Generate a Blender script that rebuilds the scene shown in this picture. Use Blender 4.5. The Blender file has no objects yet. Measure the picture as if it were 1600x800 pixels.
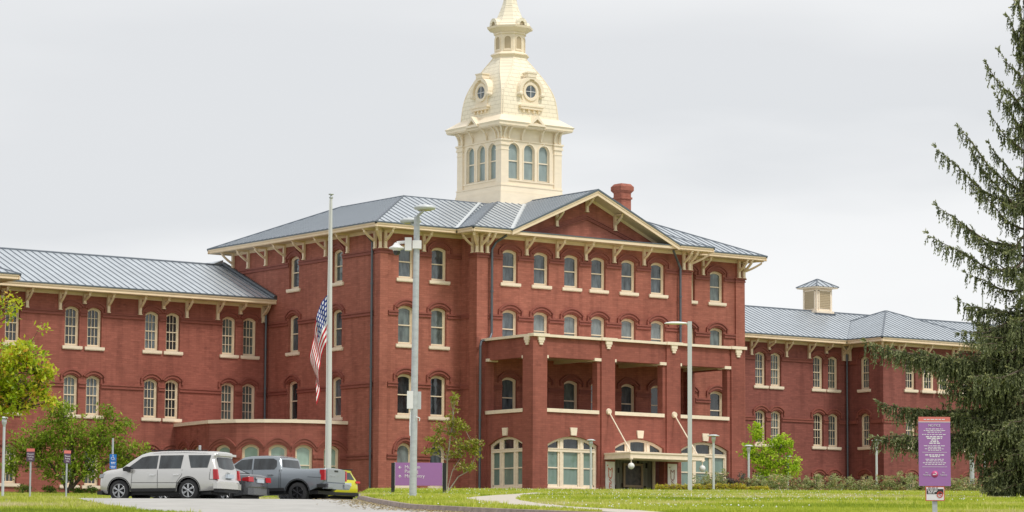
import bpy, math, random
from math import sin, cos, pi, radians, sqrt, atan2
from mathutils import Vector, Matrix, noise
from mathutils.geometry import tessellate_polygon, delaunay_2d_cdt
random.seed(7)
SC = bpy.context.scene
COL = SC.collection

# ------------------------------------------------------------------ camera
FL, PITCH, ROLL, YAW = 4785.17, .1092, .0049, .6343          # focal length in 1600-px units
CX, CY_, CZ = -114.13, -170.0, -6.49
fw = Vector((sin(YAW)*cos(PITCH), cos(YAW)*cos(PITCH), sin(PITCH)))
rt = Vector((cos(YAW), -sin(YAW), 0)); up = rt.cross(fw)
cr, sr = cos(ROLL), sin(ROLL)
rt, up = cr*rt+sr*up, -sr*rt+cr*up
cam_d = bpy.data.cameras.new('camera'); cam = bpy.data.objects.new('camera', cam_d); COL.objects.link(cam)
cam_d.sensor_width = 36; cam_d.lens = FL/1600*36
cam_d.clip_start = 1; cam_d.clip_end = 20000
cam.matrix_world = Matrix(((rt.x, up.x, -fw.x, CX), (rt.y, up.y, -fw.y, CY_), (rt.z, up.z, -fw.z, CZ), (0, 0, 0, 1)))
SC.camera = cam
SC.view_settings.view_transform = 'Standard'; SC.view_settings.look = 'None'
SC.view_settings.exposure = 0.12; SC.view_settings.gamma = 1.0
SC.view_settings.use_curve_mapping = False
SC.render.engine = 'CYCLES'

# ------------------------------------------------------------------ light
SUN_EL, SUN_AZ = radians(56), radians(14)      # azimuth of the sun seen from the facade: to the right of its normal (-Y)
sd = Vector((sin(SUN_AZ)*cos(SUN_EL), -cos(SUN_AZ)*cos(SUN_EL), sin(SUN_EL)))   # towards the sun
sl = bpy.data.lights.new('sun', 'SUN'); sl.energy = 2.0; sl.angle = radians(12); sl.color = (1, .95, .86)
so = bpy.data.objects.new('sun', sl); COL.objects.link(so)
so.rotation_euler = sd.to_track_quat('Z', 'Y').to_euler(); so.location = (0, -60, 80)

W = bpy.data.worlds.new('World'); SC.world = W; W.use_nodes = True
nt = W.node_tree; N = nt.nodes; L = nt.links
bg = N['Background']; bg.inputs['Strength'].default_value = .1
sky = N.new('ShaderNodeTexSky'); sky.sky_type = 'NISHITA'; sky.sun_disc = False
sky.sun_elevation = SUN_EL; sky.sun_rotation = atan2(sd.x, sd.y)
tc = N.new('ShaderNodeTexCoord')
sep = N.new('ShaderNodeSeparateXYZ'); L.new(tc.outputs['Generated'], sep.inputs[0])
mp = N.new('ShaderNodeMapping'); mp.inputs['Scale'].default_value = (2.2, 2.2, 9); L.new(tc.outputs['Generated'], mp.inputs[0])
nz = N.new('ShaderNodeTexNoise'); nz.inputs['Scale'].default_value = 1.6; nz.inputs['Detail'].default_value = 5; nz.inputs['Roughness'].default_value = .45
L.new(mp.outputs[0], nz.inputs[0])
ma = N.new('ShaderNodeMath'); ma.operation = 'MULTIPLY_ADD'; ma.inputs[1].default_value = .17; ma.inputs[2].default_value = -.085
L.new(nz.outputs[0], ma.inputs[0])
ad = N.new('ShaderNodeMath'); ad.operation = 'ADD'; L.new(sep.outputs[2], ad.inputs[0]); L.new(ma.outputs[0], ad.inputs[1])
rp = N.new('ShaderNodeValToRGB'); L.new(ad.outputs[0], rp.inputs[0])
el = rp.color_ramp.elements
el[0].position = 0.0; el[0].color = (.84, .85, .86, 1)
el[1].position = 1.0; el[1].color = (.92, .93, .94, 1)
for p, c in ((.085, (.90, .905, .91, 1)), (.116, (.84, .85, .86, 1)), (.140, (.70, .718, .74, 1)), (.165, (.71, .725, .745, 1)), (.20, (.80, .81, .822, 1)), (.3, (.76, .77, .785, 1))):
    e = rp.color_ramp.elements.new(p); e.color = c
sc_ = N.new('ShaderNodeVectorMath'); sc_.operation = 'SCALE'; sc_.inputs['Scale'].default_value = 10.0
L.new(rp.outputs[0], sc_.inputs[0])
mx = N.new('ShaderNodeMix'); mx.data_type = 'RGBA'; mx.inputs[0].default_value = .975
L.new(sky.outputs[0], mx.inputs[6]); L.new(sc_.outputs[0], mx.inputs[7]); L.new(mx.outputs[2], bg.inputs[0])

# ------------------------------------------------------------------ helpers: placement
def project(p):
    q = Vector(p)-Vector((CX, CY_, CZ)); d = q.dot(fw)
    return 800+FL*q.dot(rt)/d, 400-FL*q.dot(up)/d
def SD(s, d):            # s metres to the right of the view axis, d metres away -> ground xy
    return CX+d*sin(YAW)+s*cos(YAW), CY_+d*cos(YAW)-s*sin(YAW)
def interp(pts, x):
    if x <= pts[0][0]: return pts[0][1]
    for (a, b), (c, e) in zip(pts, pts[1:]):
        if x <= c: return b+(e-b)*(x-a)/(c-a)
    return pts[-1][1]
PL = [(0, -1.6), (60, 1.04), (88, 2.28), (103, 3.03), (106, 3.10), (116, 3.27), (130, 3.5), (150, 4.35), (205, 6.47), (400, 6.49)]
PR = [(0, -1.6), (60, 1.0), (88, 2.28), (98, 2.75), (106, 3.08), (130, 3.92), (150, 4.67), (170, 5.38), (190, 6.12), (197, 6.32), (204, 6.49), (400, 6.49)]
def terr(s, d):
    s0 = -5.6-(d-105)*.044
    t = min(1, max(0, (s-s0+1)/2.0)); t = t*t*(3-2*t)
    return CZ+interp(PL, d)*(1-t)+interp(PR, d)*t
def at(px, d, dz=0.0):   # point standing on the ground at distance d, seen at column px
    s = (px-800)*d/FL
    for _ in range(4):
        x, y = SD(s, d); z = terr(s, d)
        s += (px-project((x, y, z))[0])*d/FL
    x, y = SD(s, d)
    return Vector((x, y, terr(s, d)+dz))
def sd_of(px, d):
    p = at(px, d); q = p-Vector((CX, CY_, 0))
    return q.x*cos(YAW)-q.y*sin(YAW), q.x*sin(YAW)+q.y*cos(YAW)
def gp(px, py, lift=0.0):    # ground point seen at pixel
    best = None
    d = 70.0; prev = None
    while d < 215:
        s = (px-800)*d/FL; x, y = SD(s, d)
        v = project((x, y, terr(s, d)+lift))[1]
        if v <= py: return sd_of(px, d)
        d += .5
    return sd_of(px, 210)

# ------------------------------------------------------------------ helpers: meshes
class MB:
    def __init__(self): self.v = []; self.f = []; self.m = []; self.sm = []
    def add(self, vs, fs, mi=0, smooth=False):
        o = len(self.v); self.v += [tuple(v) for v in vs]
        for f in fs: self.f.append([i+o for i in f]); self.m.append(mi); self.sm.append(smooth)
    def box(self, x0, y0, z0, x1, y1, z1, mi=0, M=None):
        vs = [Vector((x, y, z)) for x in (x0, x1) for y in (y0, y1) for z in (z0, z1)]
        if M is not None: vs = [M @ v for v in vs]
        self.add(vs, [(0, 1, 3, 2), (4, 6, 7, 5), (0, 4, 5, 1), (2, 3, 7, 6), (0, 2, 6, 4), (1, 5, 7, 3)], mi)
    def prism(self, poly, axis, a, b, mi=0, M=None):
        """poly: 2D points, extruded along axis from a to b. axis y: (x,z); x: (y,z); z: (x,y)"""
        mk = {'y': lambda p, t: Vector((p[0], t, p[1])), 'x': lambda p, t: Vector((t, p[0], p[1])), 'z': lambda p, t: Vector((p[0], p[1], t))}[axis]
        n = len(poly); vs = [mk(p, a) for p in poly]+[mk(p, b) for p in poly]
        if M is not None: vs = [M @ v for v in vs]
        tr = tessellate_polygon([[Vector((p[0], p[1], 0)) for p in poly]])
        fs = [tuple(t) for t in tr]+[tuple(i+n for i in reversed(t)) for t in tr]
        fs += [(i, (i+1) % n, (i+1) % n+n, i+n) for i in range(n)]
        self.add(vs, fs, mi)
    def tube(self, p0, p1, r0, r1=None, n=10, mi=0, cap=True):
        p0 = Vector(p0); p1 = Vector(p1); r1 = r0 if r1 is None else r1
        q = (p1-p0).to_track_quat('Z', 'Y')
        vs = [p0+q @ Vector((r0*cos(2*pi*i/n), r0*sin(2*pi*i/n), 0)) for i in range(n)]+[p1+q @ Vector((r1*cos(2*pi*i/n), r1*sin(2*pi*i/n), 0)) for i in range(n)]
        fs = [(i, (i+1) % n, (i+1) % n+n, i+n) for i in range(n)]
        self.add(vs, fs, mi, True)
        if cap: self.add(vs[:n], [tuple(range(n))], mi); self.add(vs[n:], [tuple(range(n))], mi)
    def path(self, pts, r, n=8, mi=0):
        for a, b in zip(pts, pts[1:]): self.tube(a, b, r, r, n, mi)
    def lathe(self, prof, c=(0, 0, 0), n=16, mi=0, axis='z', smooth=True, rot=0):
        c = Vector(c); vs = []
        for r, h in prof:
            for i in range(n):
                a = 2*pi*i/n+rot
                p = Vector((r*cos(a), r*sin(a), h))
                if axis == 'y': p = Vector((p.x, p.z, p.y))
                vs.append(c+p)
        fs = [(j*n+i, j*n+(i+1) % n, (j+1)*n+(i+1) % n, (j+1)*n+i) for j in range(len(prof)-1) for i in range(n)]
        self.add(vs, fs, mi, smooth)
    def sphere(self, c, r, n=12, mi=0, sz=1):
        self.lathe([(max(.001, r*sin(pi*j/8)), -r*sz*cos(pi*j/8)) for j in range(9)], c, n, mi)
    def build(self, name, mats, parent=None, loc=None, rotz=None, calc=False):
        me = bpy.data.meshes.new(name)
        me.from_pydata(self.v, [], self.f)
        for m in (mats if isinstance(mats, (list, tuple)) else [mats]): me.materials.append(m)
        me.polygons.foreach_set('material_index', self.m); me.polygons.foreach_set('use_smooth', self.sm)
        me.update()
        o = bpy.data.objects.new(name, me); COL.objects.link(o)
        if parent: o.parent = parent
        if loc is not None: o.location = loc
        if rotz is not None: o.rotation_euler = (0, 0, rotz)
        return o
def tag(o, label=None, cat=None, group=None, kind=None):
    if label: o['label'] = label
    if cat: o['category'] = cat
    if group: o['group'] = group
    if kind: o['kind'] = kind
    return o
def thing(name, label, cat, loc=(0, 0, 0), rotz=0, group=None):
    o = bpy.data.objects.new(name, None); COL.objects.link(o); o.location = loc; o.rotation_euler = (0, 0, rotz)
    o.empty_display_size = .3
    return tag(o, label, cat, group)
def inst(src, name, parent, loc=(0, 0, 0), rotz=0):
    o = src.copy(); o.name = name; COL.objects.link(o); o.parent = parent; o.location = loc; o.rotation_euler = (0, 0, rotz); return o
def copy_tree(o, parent=None):
    c = o.copy(); COL.objects.link(c)
    if parent: c.parent = parent
    for ch in [x for x in bpy.data.objects if x.parent == o]: copy_tree(ch, c)
    return c

# ------------------------------------------------------------------ materials
def mat(name, col, rough=.6, metal=0, spec=.5, coat=0, noise_=None, bump=None, ramp2=None, coord='Object'):
    m = bpy.data.materials.new(name); m.use_nodes = True; n = m.node_tree.nodes; l = m.node_tree.links
    b = n['Principled BSDF']; b.inputs['Base Color'].default_value = (*col, 1); b.inputs['Roughness'].default_value = rough
    b.inputs['Metallic'].default_value = metal; b.inputs['Specular IOR Level'].default_value = spec; b.inputs['Coat Weight'].default_value = coat
    t = n.new('ShaderNodeTexCoord')
    if noise_:      # (scale, amount 0..1, (sx,sy,sz))
        mpp = n.new('ShaderNodeMapping'); mpp.inputs['Scale'].default_value = noise_[2]; l.new(t.outputs[coord], mpp.inputs[0])
        z = n.new('ShaderNodeTexNoise'); z.inputs['Scale'].default_value = noise_[0]; z.inputs['Detail'].default_value = 6; z.inputs['Roughness'].default_value = .6
        l.new(mpp.outputs[0], z.inputs[0])
        r = n.new('ShaderNodeValToRGB'); a = noise_[1]
        r.color_ramp.elements[0].position = .3; r.color_ramp.elements[1].position = .7
        c2 = ramp2 or tuple(min(1, c*(1+a)) for c in col)
        r.color_ramp.elements[0].color = (*[c*(1-a) for c in col], 1); r.color_ramp.elements[1].color = (*c2, 1)
        l.new(z.outputs[0], r.inputs[0]); l.new(r.outputs[0], b.inputs['Base Color'])
        if bump:
            bp = n.new('ShaderNodeBump'); bp.inputs['Strength'].default_value = bump; bp.inputs['Distance'].default_value = .02
            l.new(z.outputs[0], bp.inputs['Height']); l.new(bp.outputs[0], b.inputs['Normal'])
    return m
def brick_mat(name, c1, c2, streak=.5, bumpd=.02):
    m = bpy.data.materials.new(name); m.use_nodes = True; n = m.node_tree.nodes; l = m.node_tree.links
    b = n['Principled BSDF']; b.inputs['Roughness'].default_value = .75; b.inputs['Specular IOR Level'].default_value = .3
    t = n.new('ShaderNodeTexCoord'); s = n.new('ShaderNodeSeparateXYZ'); l.new(t.outputs['Object'], s.inputs[0])
    a = n.new('ShaderNodeMath'); l.new(s.outputs[0], a.inputs[0]); l.new(s.outputs[1], a.inputs[1])
    c = n.new('ShaderNodeCombineXYZ'); l.new(a.outputs[0], c.inputs[0]); l.new(s.outputs[2], c.inputs[1])
    br = n.new('ShaderNodeTexBrick'); l.new(c.outputs[0], br.inputs[0])
    br.inputs['Scale'].default_value = 1; br.inputs['Brick Width'].default_value = .42; br.inputs['Row Height'].default_value = .14
    br.inputs['Mortar Size'].default_value = .012; br.inputs['Mortar Smooth'].default_value = .6
    br.inputs['Color1'].default_value = (1, 1, 1, 1); br.inputs['Color2'].default_value = (.76, .76, .76, 1); br.inputs['Mortar'].default_value = (.66, .66, .66, 1)
    mp1 = n.new('ShaderNodeMapping'); mp1.inputs['Scale'].default_value = (.9, .9, 7); l.new(t.outputs['Object'], mp1.inputs[0])
    z1 = n.new('ShaderNodeTexNoise'); z1.inputs['Scale'].default_value = 1.3; z1.inputs['Detail'].default_value = 8; z1.inputs['Roughness'].default_value = .7; l.new(mp1.outputs[0], z1.inputs[0])
    z2 = n.new('ShaderNodeTexNoise'); z2.inputs['Scale'].default_value = .22; z2.inputs['Detail'].default_value = 5; l.new(t.outputs['Object'], z2.inputs[0])
    r1 = n.new('ShaderNodeValToRGB'); r1.color_ramp.elements[0].position = .32; r1.color_ramp.elements[1].position = .68
    r1.color_ramp.elements[0].color = (*c1, 1); r1.color_ramp.elements[1].color = (*c2, 1)
    mxx = n.new('ShaderNodeMath'); mxx.operation = 'MULTIPLY_ADD'; mxx.inputs[1].default_value = streak; l.new(z1.outputs[0], mxx.inputs[0])
    m3 = n.new('ShaderNodeMath'); m3.operation = 'MULTIPLY'; m3.inputs[1].default_value = 1-streak; l.new(z2.outputs[0], m3.inputs[0]); l.new(m3.outputs[0], mxx.inputs[2])
    l.new(mxx.outputs[0], r1.inputs[0])
    mm = n.new('ShaderNodeMix'); mm.data_type = 'RGBA'; mm.blend_type = 'MULTIPLY'; mm.inputs[0].default_value = .8
    mp3 = n.new('ShaderNodeMapping'); mp3.inputs['Scale'].default_value = (1.6, 1.6, .16); l.new(t.outputs['Object'], mp3.inputs[0])
    z3 = n.new('ShaderNodeTexNoise'); z3.inputs['Scale'].default_value = 1.2; z3.inputs['Detail'].default_value = 6; l.new(mp3.outputs[0], z3.inputs[0])
    z4 = n.new('ShaderNodeTexNoise'); z4.inputs['Scale'].default_value = .9; z4.inputs['Detail'].default_value = 8; z4.inputs['Roughness'].default_value = .7; l.new(t.outputs['Object'], z4.inputs[0])
    r3 = n.new('ShaderNodeValToRGB'); r3.color_ramp.elements[0].position = .36; r3.color_ramp.elements[0].color = (.80, .78, .78, 1); r3.color_ramp.elements[1].position = .52; r3.color_ramp.elements[1].color = (1, 1, 1, 1); l.new(z3.outputs[0], r3.inputs[0])
    r4 = n.new('ShaderNodeValToRGB'); r4.color_ramp.elements[0].position = .30; r4.color_ramp.elements[0].color = (.72, .70, .72, 1); r4.color_ramp.elements[1].position = .42; r4.color_ramp.elements[1].color = (1, 1, 1, 1); l.new(z4.outputs[0], r4.inputs[0])
    m34 = n.new('ShaderNodeMix'); m34.data_type = 'RGBA'; m34.blend_type = 'MULTIPLY'; m34.inputs[0].default_value = 1; l.new(r3.outputs[0], m34.inputs[6]); l.new(r4.outputs[0], m34.inputs[7])
    m35 = n.new('ShaderNodeMix'); m35.data_type = 'RGBA'; m35.blend_type = 'MULTIPLY'; m35.inputs[0].default_value = .85; l.new(r1.outputs[0], m35.inputs[6]); l.new(m34.outputs[2], m35.inputs[7])
    l.new(m35.outputs[2], mm.inputs[6]); l.new(br.outputs[0], mm.inputs[7]); l.new(mm.outputs[2], b.inputs['Base Color'])
    bp = n.new('ShaderNodeBump'); bp.inputs['Strength'].default_value = .6; bp.inputs['Distance'].default_value = bumpd
    l.new(z1.outputs[0], bp.inputs['Height']); l.new(bp.outputs[0], b.inputs['Normal'])
    return m
def leaf_mat(name, cols, transl=.35, rough=.5):
    m = bpy.data.materials.new(name); m.use_nodes = True; n = m.node_tree.nodes; l = m.node_tree.links
    b = n['Principled BSDF']; b.inputs['Roughness'].default_value = rough; b.inputs['Specular IOR Level'].default_value = .35
    g = n.new('ShaderNodeAttribute'); g.attribute_name = 'tint'; r = n.new('ShaderNodeValToRGB'); l.new(g.outputs['Fac'], r.inputs[0])
    r.color_ramp.interpolation = 'LINEAR'
    k = len(cols)
    r.color_ramp.elements[0].color = (*cols[0], 1); r.color_ramp.elements[1].color = (*cols[-1], 1)
    for i in range(1, k-1):
        e = r.color_ramp.elements.new(i/(k-1)); e.color = (*cols[i], 1)
    l.new(r.outputs[0], b.inputs['Base Color'])
    t = n.new('ShaderNodeBsdfTranslucent'); l.new(r.outputs[0], t.inputs[0])
    mx_ = n.new('ShaderNodeMixShader'); mx_.inputs[0].default_value = transl
    l.new(b.outputs[0], mx_.inputs[1]); l.new(t.outputs[0], mx_.inputs[2]); l.new(mx_.outputs[0], n['Material Output'].inputs[0])
    return m
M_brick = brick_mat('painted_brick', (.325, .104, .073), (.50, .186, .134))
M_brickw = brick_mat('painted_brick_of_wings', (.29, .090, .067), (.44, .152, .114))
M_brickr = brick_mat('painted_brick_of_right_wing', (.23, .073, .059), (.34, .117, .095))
M_porch = brick_mat('porch_paint', (.285, .088, .066), (.385, .127, .095), .35, .012)
M_trimr = mat('red_moulding', (.27, .080, .058), .7, noise_=(2, .15, (1, 1, 4)))
M_cream = mat('cream_paint', (.85, .69, .50), .5, noise_=(1.4, .06, (1, 1, 2)))
M_sill = mat('cream_sill', (.87, .745, .59), .55, noise_=(3, .07, (1, 1, 2)))
M_tower = mat('tower_cream_paint', (.89, .775, .60), .45, noise_=(1.2, .05, (1, 1, 3)))
M_sash = mat('sash_paint', (.84, .71, .53), .5)
M_louver = mat('louver_tan', (.50, .40, .26), .6)
M_roof = mat('standing_seam_metal', (.52, .565, .61), .38, .35, noise_=(.8, .10, (1, 1, 1)))
M_seam = mat('seam_shade_metal', (.15, .175, .21), .5, .3)  # same metal as the roof; seam shade and dark reflections put into the colour
M_gut = mat('gutter_metal', (.13, .16, .19), .45, .4)
M_pipe = mat('downspout_metal', (.12, .135, .155), .4, .5)
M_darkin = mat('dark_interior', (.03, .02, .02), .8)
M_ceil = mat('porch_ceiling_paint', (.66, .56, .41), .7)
M_galv = mat('galvanised_steel', (.50, .53, .55), .5, .3, noise_=(3, .12, (1, 1, 3)))
M_galvl = mat('light_grey_paint', (.58, .61, .63), .45, .1)
M_white = mat('white_paint', (.8, .8, .8), .4)
M_black = mat('black_powder_coat', (.012, .013, .015), .5)
M_glassg = mat('frosted_globe', (.78, .78, .77), .25)
def glass_mat(name, col, var, sc=(1, 1, 1), rough=.05):
    m = mat(name, col, rough, 0, .8, noise_=(1.1, var, (2.6, 2.6, .8)))  # uneven base colour stands in for blurred reflections and drapes behind the glass
    n = m.node_tree.nodes; l = m.node_tree.links; g = n.new('ShaderNodeNewGeometry')
    mp_ = [x for x in n if x.type == 'MAPPING'][0]; l.new(g.outputs['Position'], mp_.inputs[0])
    z = n.new('ShaderNodeTexNoise'); z.inputs['Scale'].default_value = .8; l.new(g.outputs['Position'], z.inputs[0])
    bp = n.new('ShaderNodeBump'); bp.inputs['Strength'].default_value = .25; bp.inputs['Distance'].default_value = .06; l.new(z.outputs[0], bp.inputs['Height']); l.new(bp.outputs[0], n['Principled BSDF'].inputs['Normal'])
    return m
PANES = [glass_mat('pane_grey', (.085, .105, .12), .75), glass_mat('pane_dark', (.028, .034, .038), .8), glass_mat('pane_pale_blind', (.20, .235, .24), .4), glass_mat('pane_green_grey', (.11, .14, .135), .6)]
M_shade = glass_mat('pane_green_shade', (.17, .255, .22), .15)
M_pgreen = glass_mat('pane_mint_blind', (.33, .47, .40), .12)
M_bark = mat('bark', (.10, .075, .055), .9, noise_=(6, .4, (1, 1, .3)), bump=.5)
M_asph = mat('pale_asphalt', (.42, .41, .39), .85, noise_=(.9, .13, (1, 1, 1)), bump=.2)
M_lot = mat('parking_asphalt', (.17, .17, .17), .85, noise_=(3, .15, (1, 1, 1)))
M_conc = mat('path_concrete', (.52, .47, .40), .85, noise_=(2.5, .1, (1, 1, 1)))
M_kerb = mat('kerb_concrete', (.30, .24, .215), .85, noise_=(4, .3, (1, 1, 1)), bump=.4)

def grass_mat(name):
    m = bpy.data.materials.new(name); m.use_nodes = True; n = m.node_tree.nodes; l = m.node_tree.links
    b = n['Principled BSDF']; b.inputs['Roughness'].default_value = .85; b.inputs['Specular IOR Level'].default_value = .1
    t = n.new('ShaderNodeTexCoord')
    z1 = n.new('ShaderNodeTexNoise'); z1.inputs['Scale'].default_value = .16; z1.inputs['Detail'].default_value = 8; z1.inputs['Roughness'].default_value = .65
    z2 = n.new('ShaderNodeTexNoise'); z2.inputs['Scale'].default_value = 3; z2.inputs['Detail'].default_value = 6
    l.new(t.outputs['Object'], z1.inputs[0]); l.new(t.outputs['Object'], z2.inputs[0])
    r = n.new('ShaderNodeValToRGB')
    r.color_ramp.elements[0].position = .35; r.color_ramp.elements[0].color = (.19, .24, .03, 1)
    r.color_ramp.elements[1].position = .66; r.color_ramp.elements[1].color = (.42, .38, .19, 1)
    e = r.color_ramp.elements.new(.52); e.color = (.27, .31, .05, 1)
    ad_ = n.new('ShaderNodeMath'); ad_.operation = 'MULTIPLY_ADD'; ad_.inputs[1].default_value = .4
    s2 = n.new('ShaderNodeMath'); s2.operation = 'MULTIPLY'; s2.inputs[1].default_value = .6
    l.new(z2.outputs[0], ad_.inputs[0]); l.new(z1.outputs[0], s2.inputs[0]); l.new(s2.outputs[0], ad_.inputs[2]); l.new(ad_.outputs[0], r.inputs[0])
    l.new(r.outputs[0], b.inputs['Base Color'])
    return m
M_grass = grass_mat('grass_ground')
M_blade = leaf_mat('grass_blades', [(.24, .33, .025), (.40, .49, .045), (.52, .57, .07), (.62, .62, .17), (.74, .66, .38)], .35, .6)

# ------------------------------------------------------------------ ground sheets
def grid_sheet(name, svals, dvals, lift, m):
    mb = MB(); vs = []
    for d in dvals:
        for s in svals:
            x, y = SD(s, d); vs.append((x, y, terr(s, d)+lift))
    n = len(svals)
    mb.add(vs, [(j*n+i, j*n+i+1, (j+1)*n+i+1, (j+1)*n+i) for j in range(len(dvals)-1) for i in range(n-1)], 0, True)
    return tag(mb.build(name, m), kind='structure')
sv = [-3000, -900, -300, -120, -70]+[-50+2*i for i in range(60)]+[80, 120, 300, 900, 3000]
dv = [-500, -100, 0, 30, 50, 60]+[64+2*i for i in range(90)]+[260, 300, 400, 700, 1500, 4000, 9000]
M_verge = mat('dry_verge_ground', (.19, .185, .115), .9, noise_=(.6, .3, (1, 1, 1)), ramp2=(.22, .25, .08))
grid_sheet('ground', sv, dv, 0, M_verge)
def poly_sheet(name, poly, lift, m, step=1.5, skirt=0):
    """poly in (s, d); filled with a fine triangulation that follows the terrain"""
    dense = []
    for a, b in zip(poly, poly[1:]+poly[:1]):
        k = max(1, int(sqrt((a[0]-b[0])**2+(a[1]-b[1])**2)/step))
        dense += [(a[0]+(b[0]-a[0])*i/k, a[1]+(b[1]-a[1])*i/k) for i in range(k)]
    n = len(dense)
    xs = [p[0] for p in dense]; ys = [p[1] for p in dense]; pts = list(dense)
    y = min(ys)+step/2
    while y < max(ys):
        x = min(xs)+step/2
        while x < max(xs): pts.append((x+.01*sin(x*7+y), y)); x += step
        y += step
    r = delaunay_2d_cdt([Vector(p) for p in pts], [], [list(range(n))], 1, 1e-4)
    mb = MB(); vs = []
    for v in r[0]:
        x, y = SD(v.x, v.y); vs.append((x, y, terr(v.x, v.y)+lift))
    mb.add(vs, [tuple(f) for f in r[2]], 0, True)
    return tag(mb.build(name, m), kind='structure')
KERB = [sd_of(px, d) for px, d in ((1250, 74), (1050, 78), (900, 80.5), (760, 84.5), (710, 86.8), (650, 89.5), (620, 93.5), (597, 97.5), (581, 102), (572, 106), (567, 110), (565, 116), (566, 130), (565, 150))]
def smooth_line(P, k=4):
    out = []
    for i in range(len(P)-1):
        p0, p1, p2, p3 = P[max(0, i-1)], P[i], P[i+1], P[min(len(P)-1, i+2)]
        for j in range(k):
            t = j/k
            out.append(tuple(.5*((2*p1[c])+(-p0[c]+p2[c])*t+(2*p0[c]-5*p1[c]+4*p2[c]-p3[c])*t*t+(-p0[c]+3*p1[c]-3*p2[c]+p3[c])*t**3) for c in (0, 1)))
    return out+[P[-1]]
KERB = smooth_line(KERB)
LEFTE = [sd_of(px, d) for px, d in ((420, 74), (300, 82), (215, 87), (150, 96), (110, 105), (95, 113), (98, 120))]
LEFTE = smooth_line(LEFTE)
road = [k for k in KERB if k[1] < 107]
poly_sheet('road', [(6, 60), (-12, 60)]+LEFTE[:-1]+[sd_of(100, 113), sd_of(300, 110), sd_of(480, 110), (KERB[0][0]*0-5.1, 107.5)]+road[::-1][:-1], .03, M_asph)
poly_sheet('parking_lot', [sd_of(96, 112), sd_of(100, 136), sd_of(300, 142), sd_of(520, 142), sd_of(560, 140), sd_of(563, 116), sd_of(560, 109), sd_of(300, 109.5)], .045, M_lot)
poly_sheet('lawn', KERB+[sd_of(575, 185), sd_of(578, 200), sd_of(1100, 200.5), sd_of(1700, 203), (48, 203), (48, 74)], .15, M_grass)
kb = MB()
for i in range(len(KERB)-1):
    (a, b), (c, e) = KERB[i], KERB[i+1]
    def kp(s, d, i_):
        p, q = KERB[max(0, i_-1)], KERB[min(len(KERB)-1, i_+1)]
        tx, ty = q[0]-p[0], q[1]-p[1]; ln = sqrt(tx*tx+ty*ty); nx, ny = ty/ln, -tx/ln
        o = []
        for off, z in ((.19, -.05), (.15, .17), (-.0, .175), (-.14, .15), (-.16, -.05)):
            ss, dd = s-nx*off*-1*-1, d-ny*off*-1*-1
            x, y = SD(ss, dd); o.append((x, y, terr(ss, dd)+z))
        return o
    A = kp(a, b, i); B = kp(c, e, i+1)
    kb.add(A+B, [(j, j+1, j+6, j+5) for j in range(4)])
tag(kb.build('kerb', M_kerb), kind='structure')
PATHP = [gp(x, y, .15) for x, y in ((722, 780.5), (750, 786), (790, 790.5), (870, 796), (945, 801), (1010, 804), (1060, 804), (1000, 799), (900, 793.5), (849, 788.5), (812, 783), (806, 780), (818, 776), (860, 771.5), (835, 770.5), (780, 774), (740, 777.5))]
poly_sheet('path', PATHP, .175, M_conc, .8)

# ================================================================== the hospital building
BLD = thing('hospital_building', 'long red brick hospital with cream trim, metal roofs and a cream domed tower', 'building')

def arch_loop(w, h, rise, n=10, z0=0.0, x0=0.0):
    """opening outline, bottom at z0, crown at z0+h, segmental (or round) head"""
    pts = [(x0-w/2, z0), (x0+w/2, z0)]
    R = (w*w/4+rise*rise)/(2*rise); zc = z0+h-R; a = math.asin(min(1, w/2/R))
    if rise >= w/2-.001: a = pi/2
    for i in range(n+1):
        t = a-2*a*i/n
        pts.append((x0+R*sin(t), zc+R*cos(t)))
    return pts
def inset(w, h, rise, k):          # inner outline parameters
    r2 = max(.02, rise*(w-2*k)/w)
    return w-2*k, h-2*k, r2
def ring(mb, outer, inner, y0, y1, mi=0):
    """frame ring between two outlines with the same point count, from depth y0 (front) to y1"""
    n = len(outer); vs = []
    for lp, y in ((outer, y0), (inner, y0), (inner, y1), (outer, y1)): vs += [(p[0], y, p[1]) for p in lp]
    fs = []
    for i in range(n):
        j = (i+1) % n
        fs += [(i, j, n+j, n+i), (n+i, n+j, 2*n+j, 2*n+i), (3*n+i, 3*n+j, j, i)]
    mb.add(vs, fs, mi)
def fill(mb, loop, y, mi=0):
    tr = tessellate_polygon([[Vector((p[0], p[1], 0)) for p in loop]])
    mb.add([(p[0], y, p[1]) for p in loop], [tuple(t) for t in tr], mi)
_cache = {}
def cached(key, fn):
    if key not in _cache: _cache[key] = fn()
    return _cache[key]
def mesh_of(mb, name, mats):
    o = mb.build(name, mats); me = o.data; bpy.data.objects.remove(o); return me
def mk(name, me, parent, loc=(0, 0, 0), rotz=0):
    o = bpy.data.objects.new(name, me); COL.objects.link(o); o.parent = parent; o.location = loc; o.rotation_euler = (0, 0, rotz); return o
REC = .2
def frame_mesh(w, h, rise, kind, rec=REC):
    mb = MB()
    o = arch_loop(w, h, rise); k = .11
    w1, h1, r1 = inset(w, h, rise, k); i1 = arch_loop(w1, h1, r1, z0=k)
    ring(mb, o, i1, rec, rec+.14)
    k2 = .055; w2, h2, r2 = inset(w1, h1, r1, k2); i2 = arch_loop(w2, h2, r2, z0=k+k2)
    ring(mb, i1, i2, rec+.05, rec+.12, 1)
    mid = h*.5
    mb.box(-w1/2, rec+.03, mid-.035, w1/2, rec+.11, mid+.035, 1)
    if kind == 'lites':
        for x in (-w2/6, w2/6): mb.box(x-.018, rec+.06, k, x+.018, rec+.10, h-k-.03, 1)
        for z in (k+(mid-k)*.5, mid+(h-k-mid)*.5): mb.box(-w2/2, rec+.062, z-.018, w2/2, rec+.102, z+.018, 1)
    return mesh_of(mb, 'window', [M_cream, M_sash])
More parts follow.
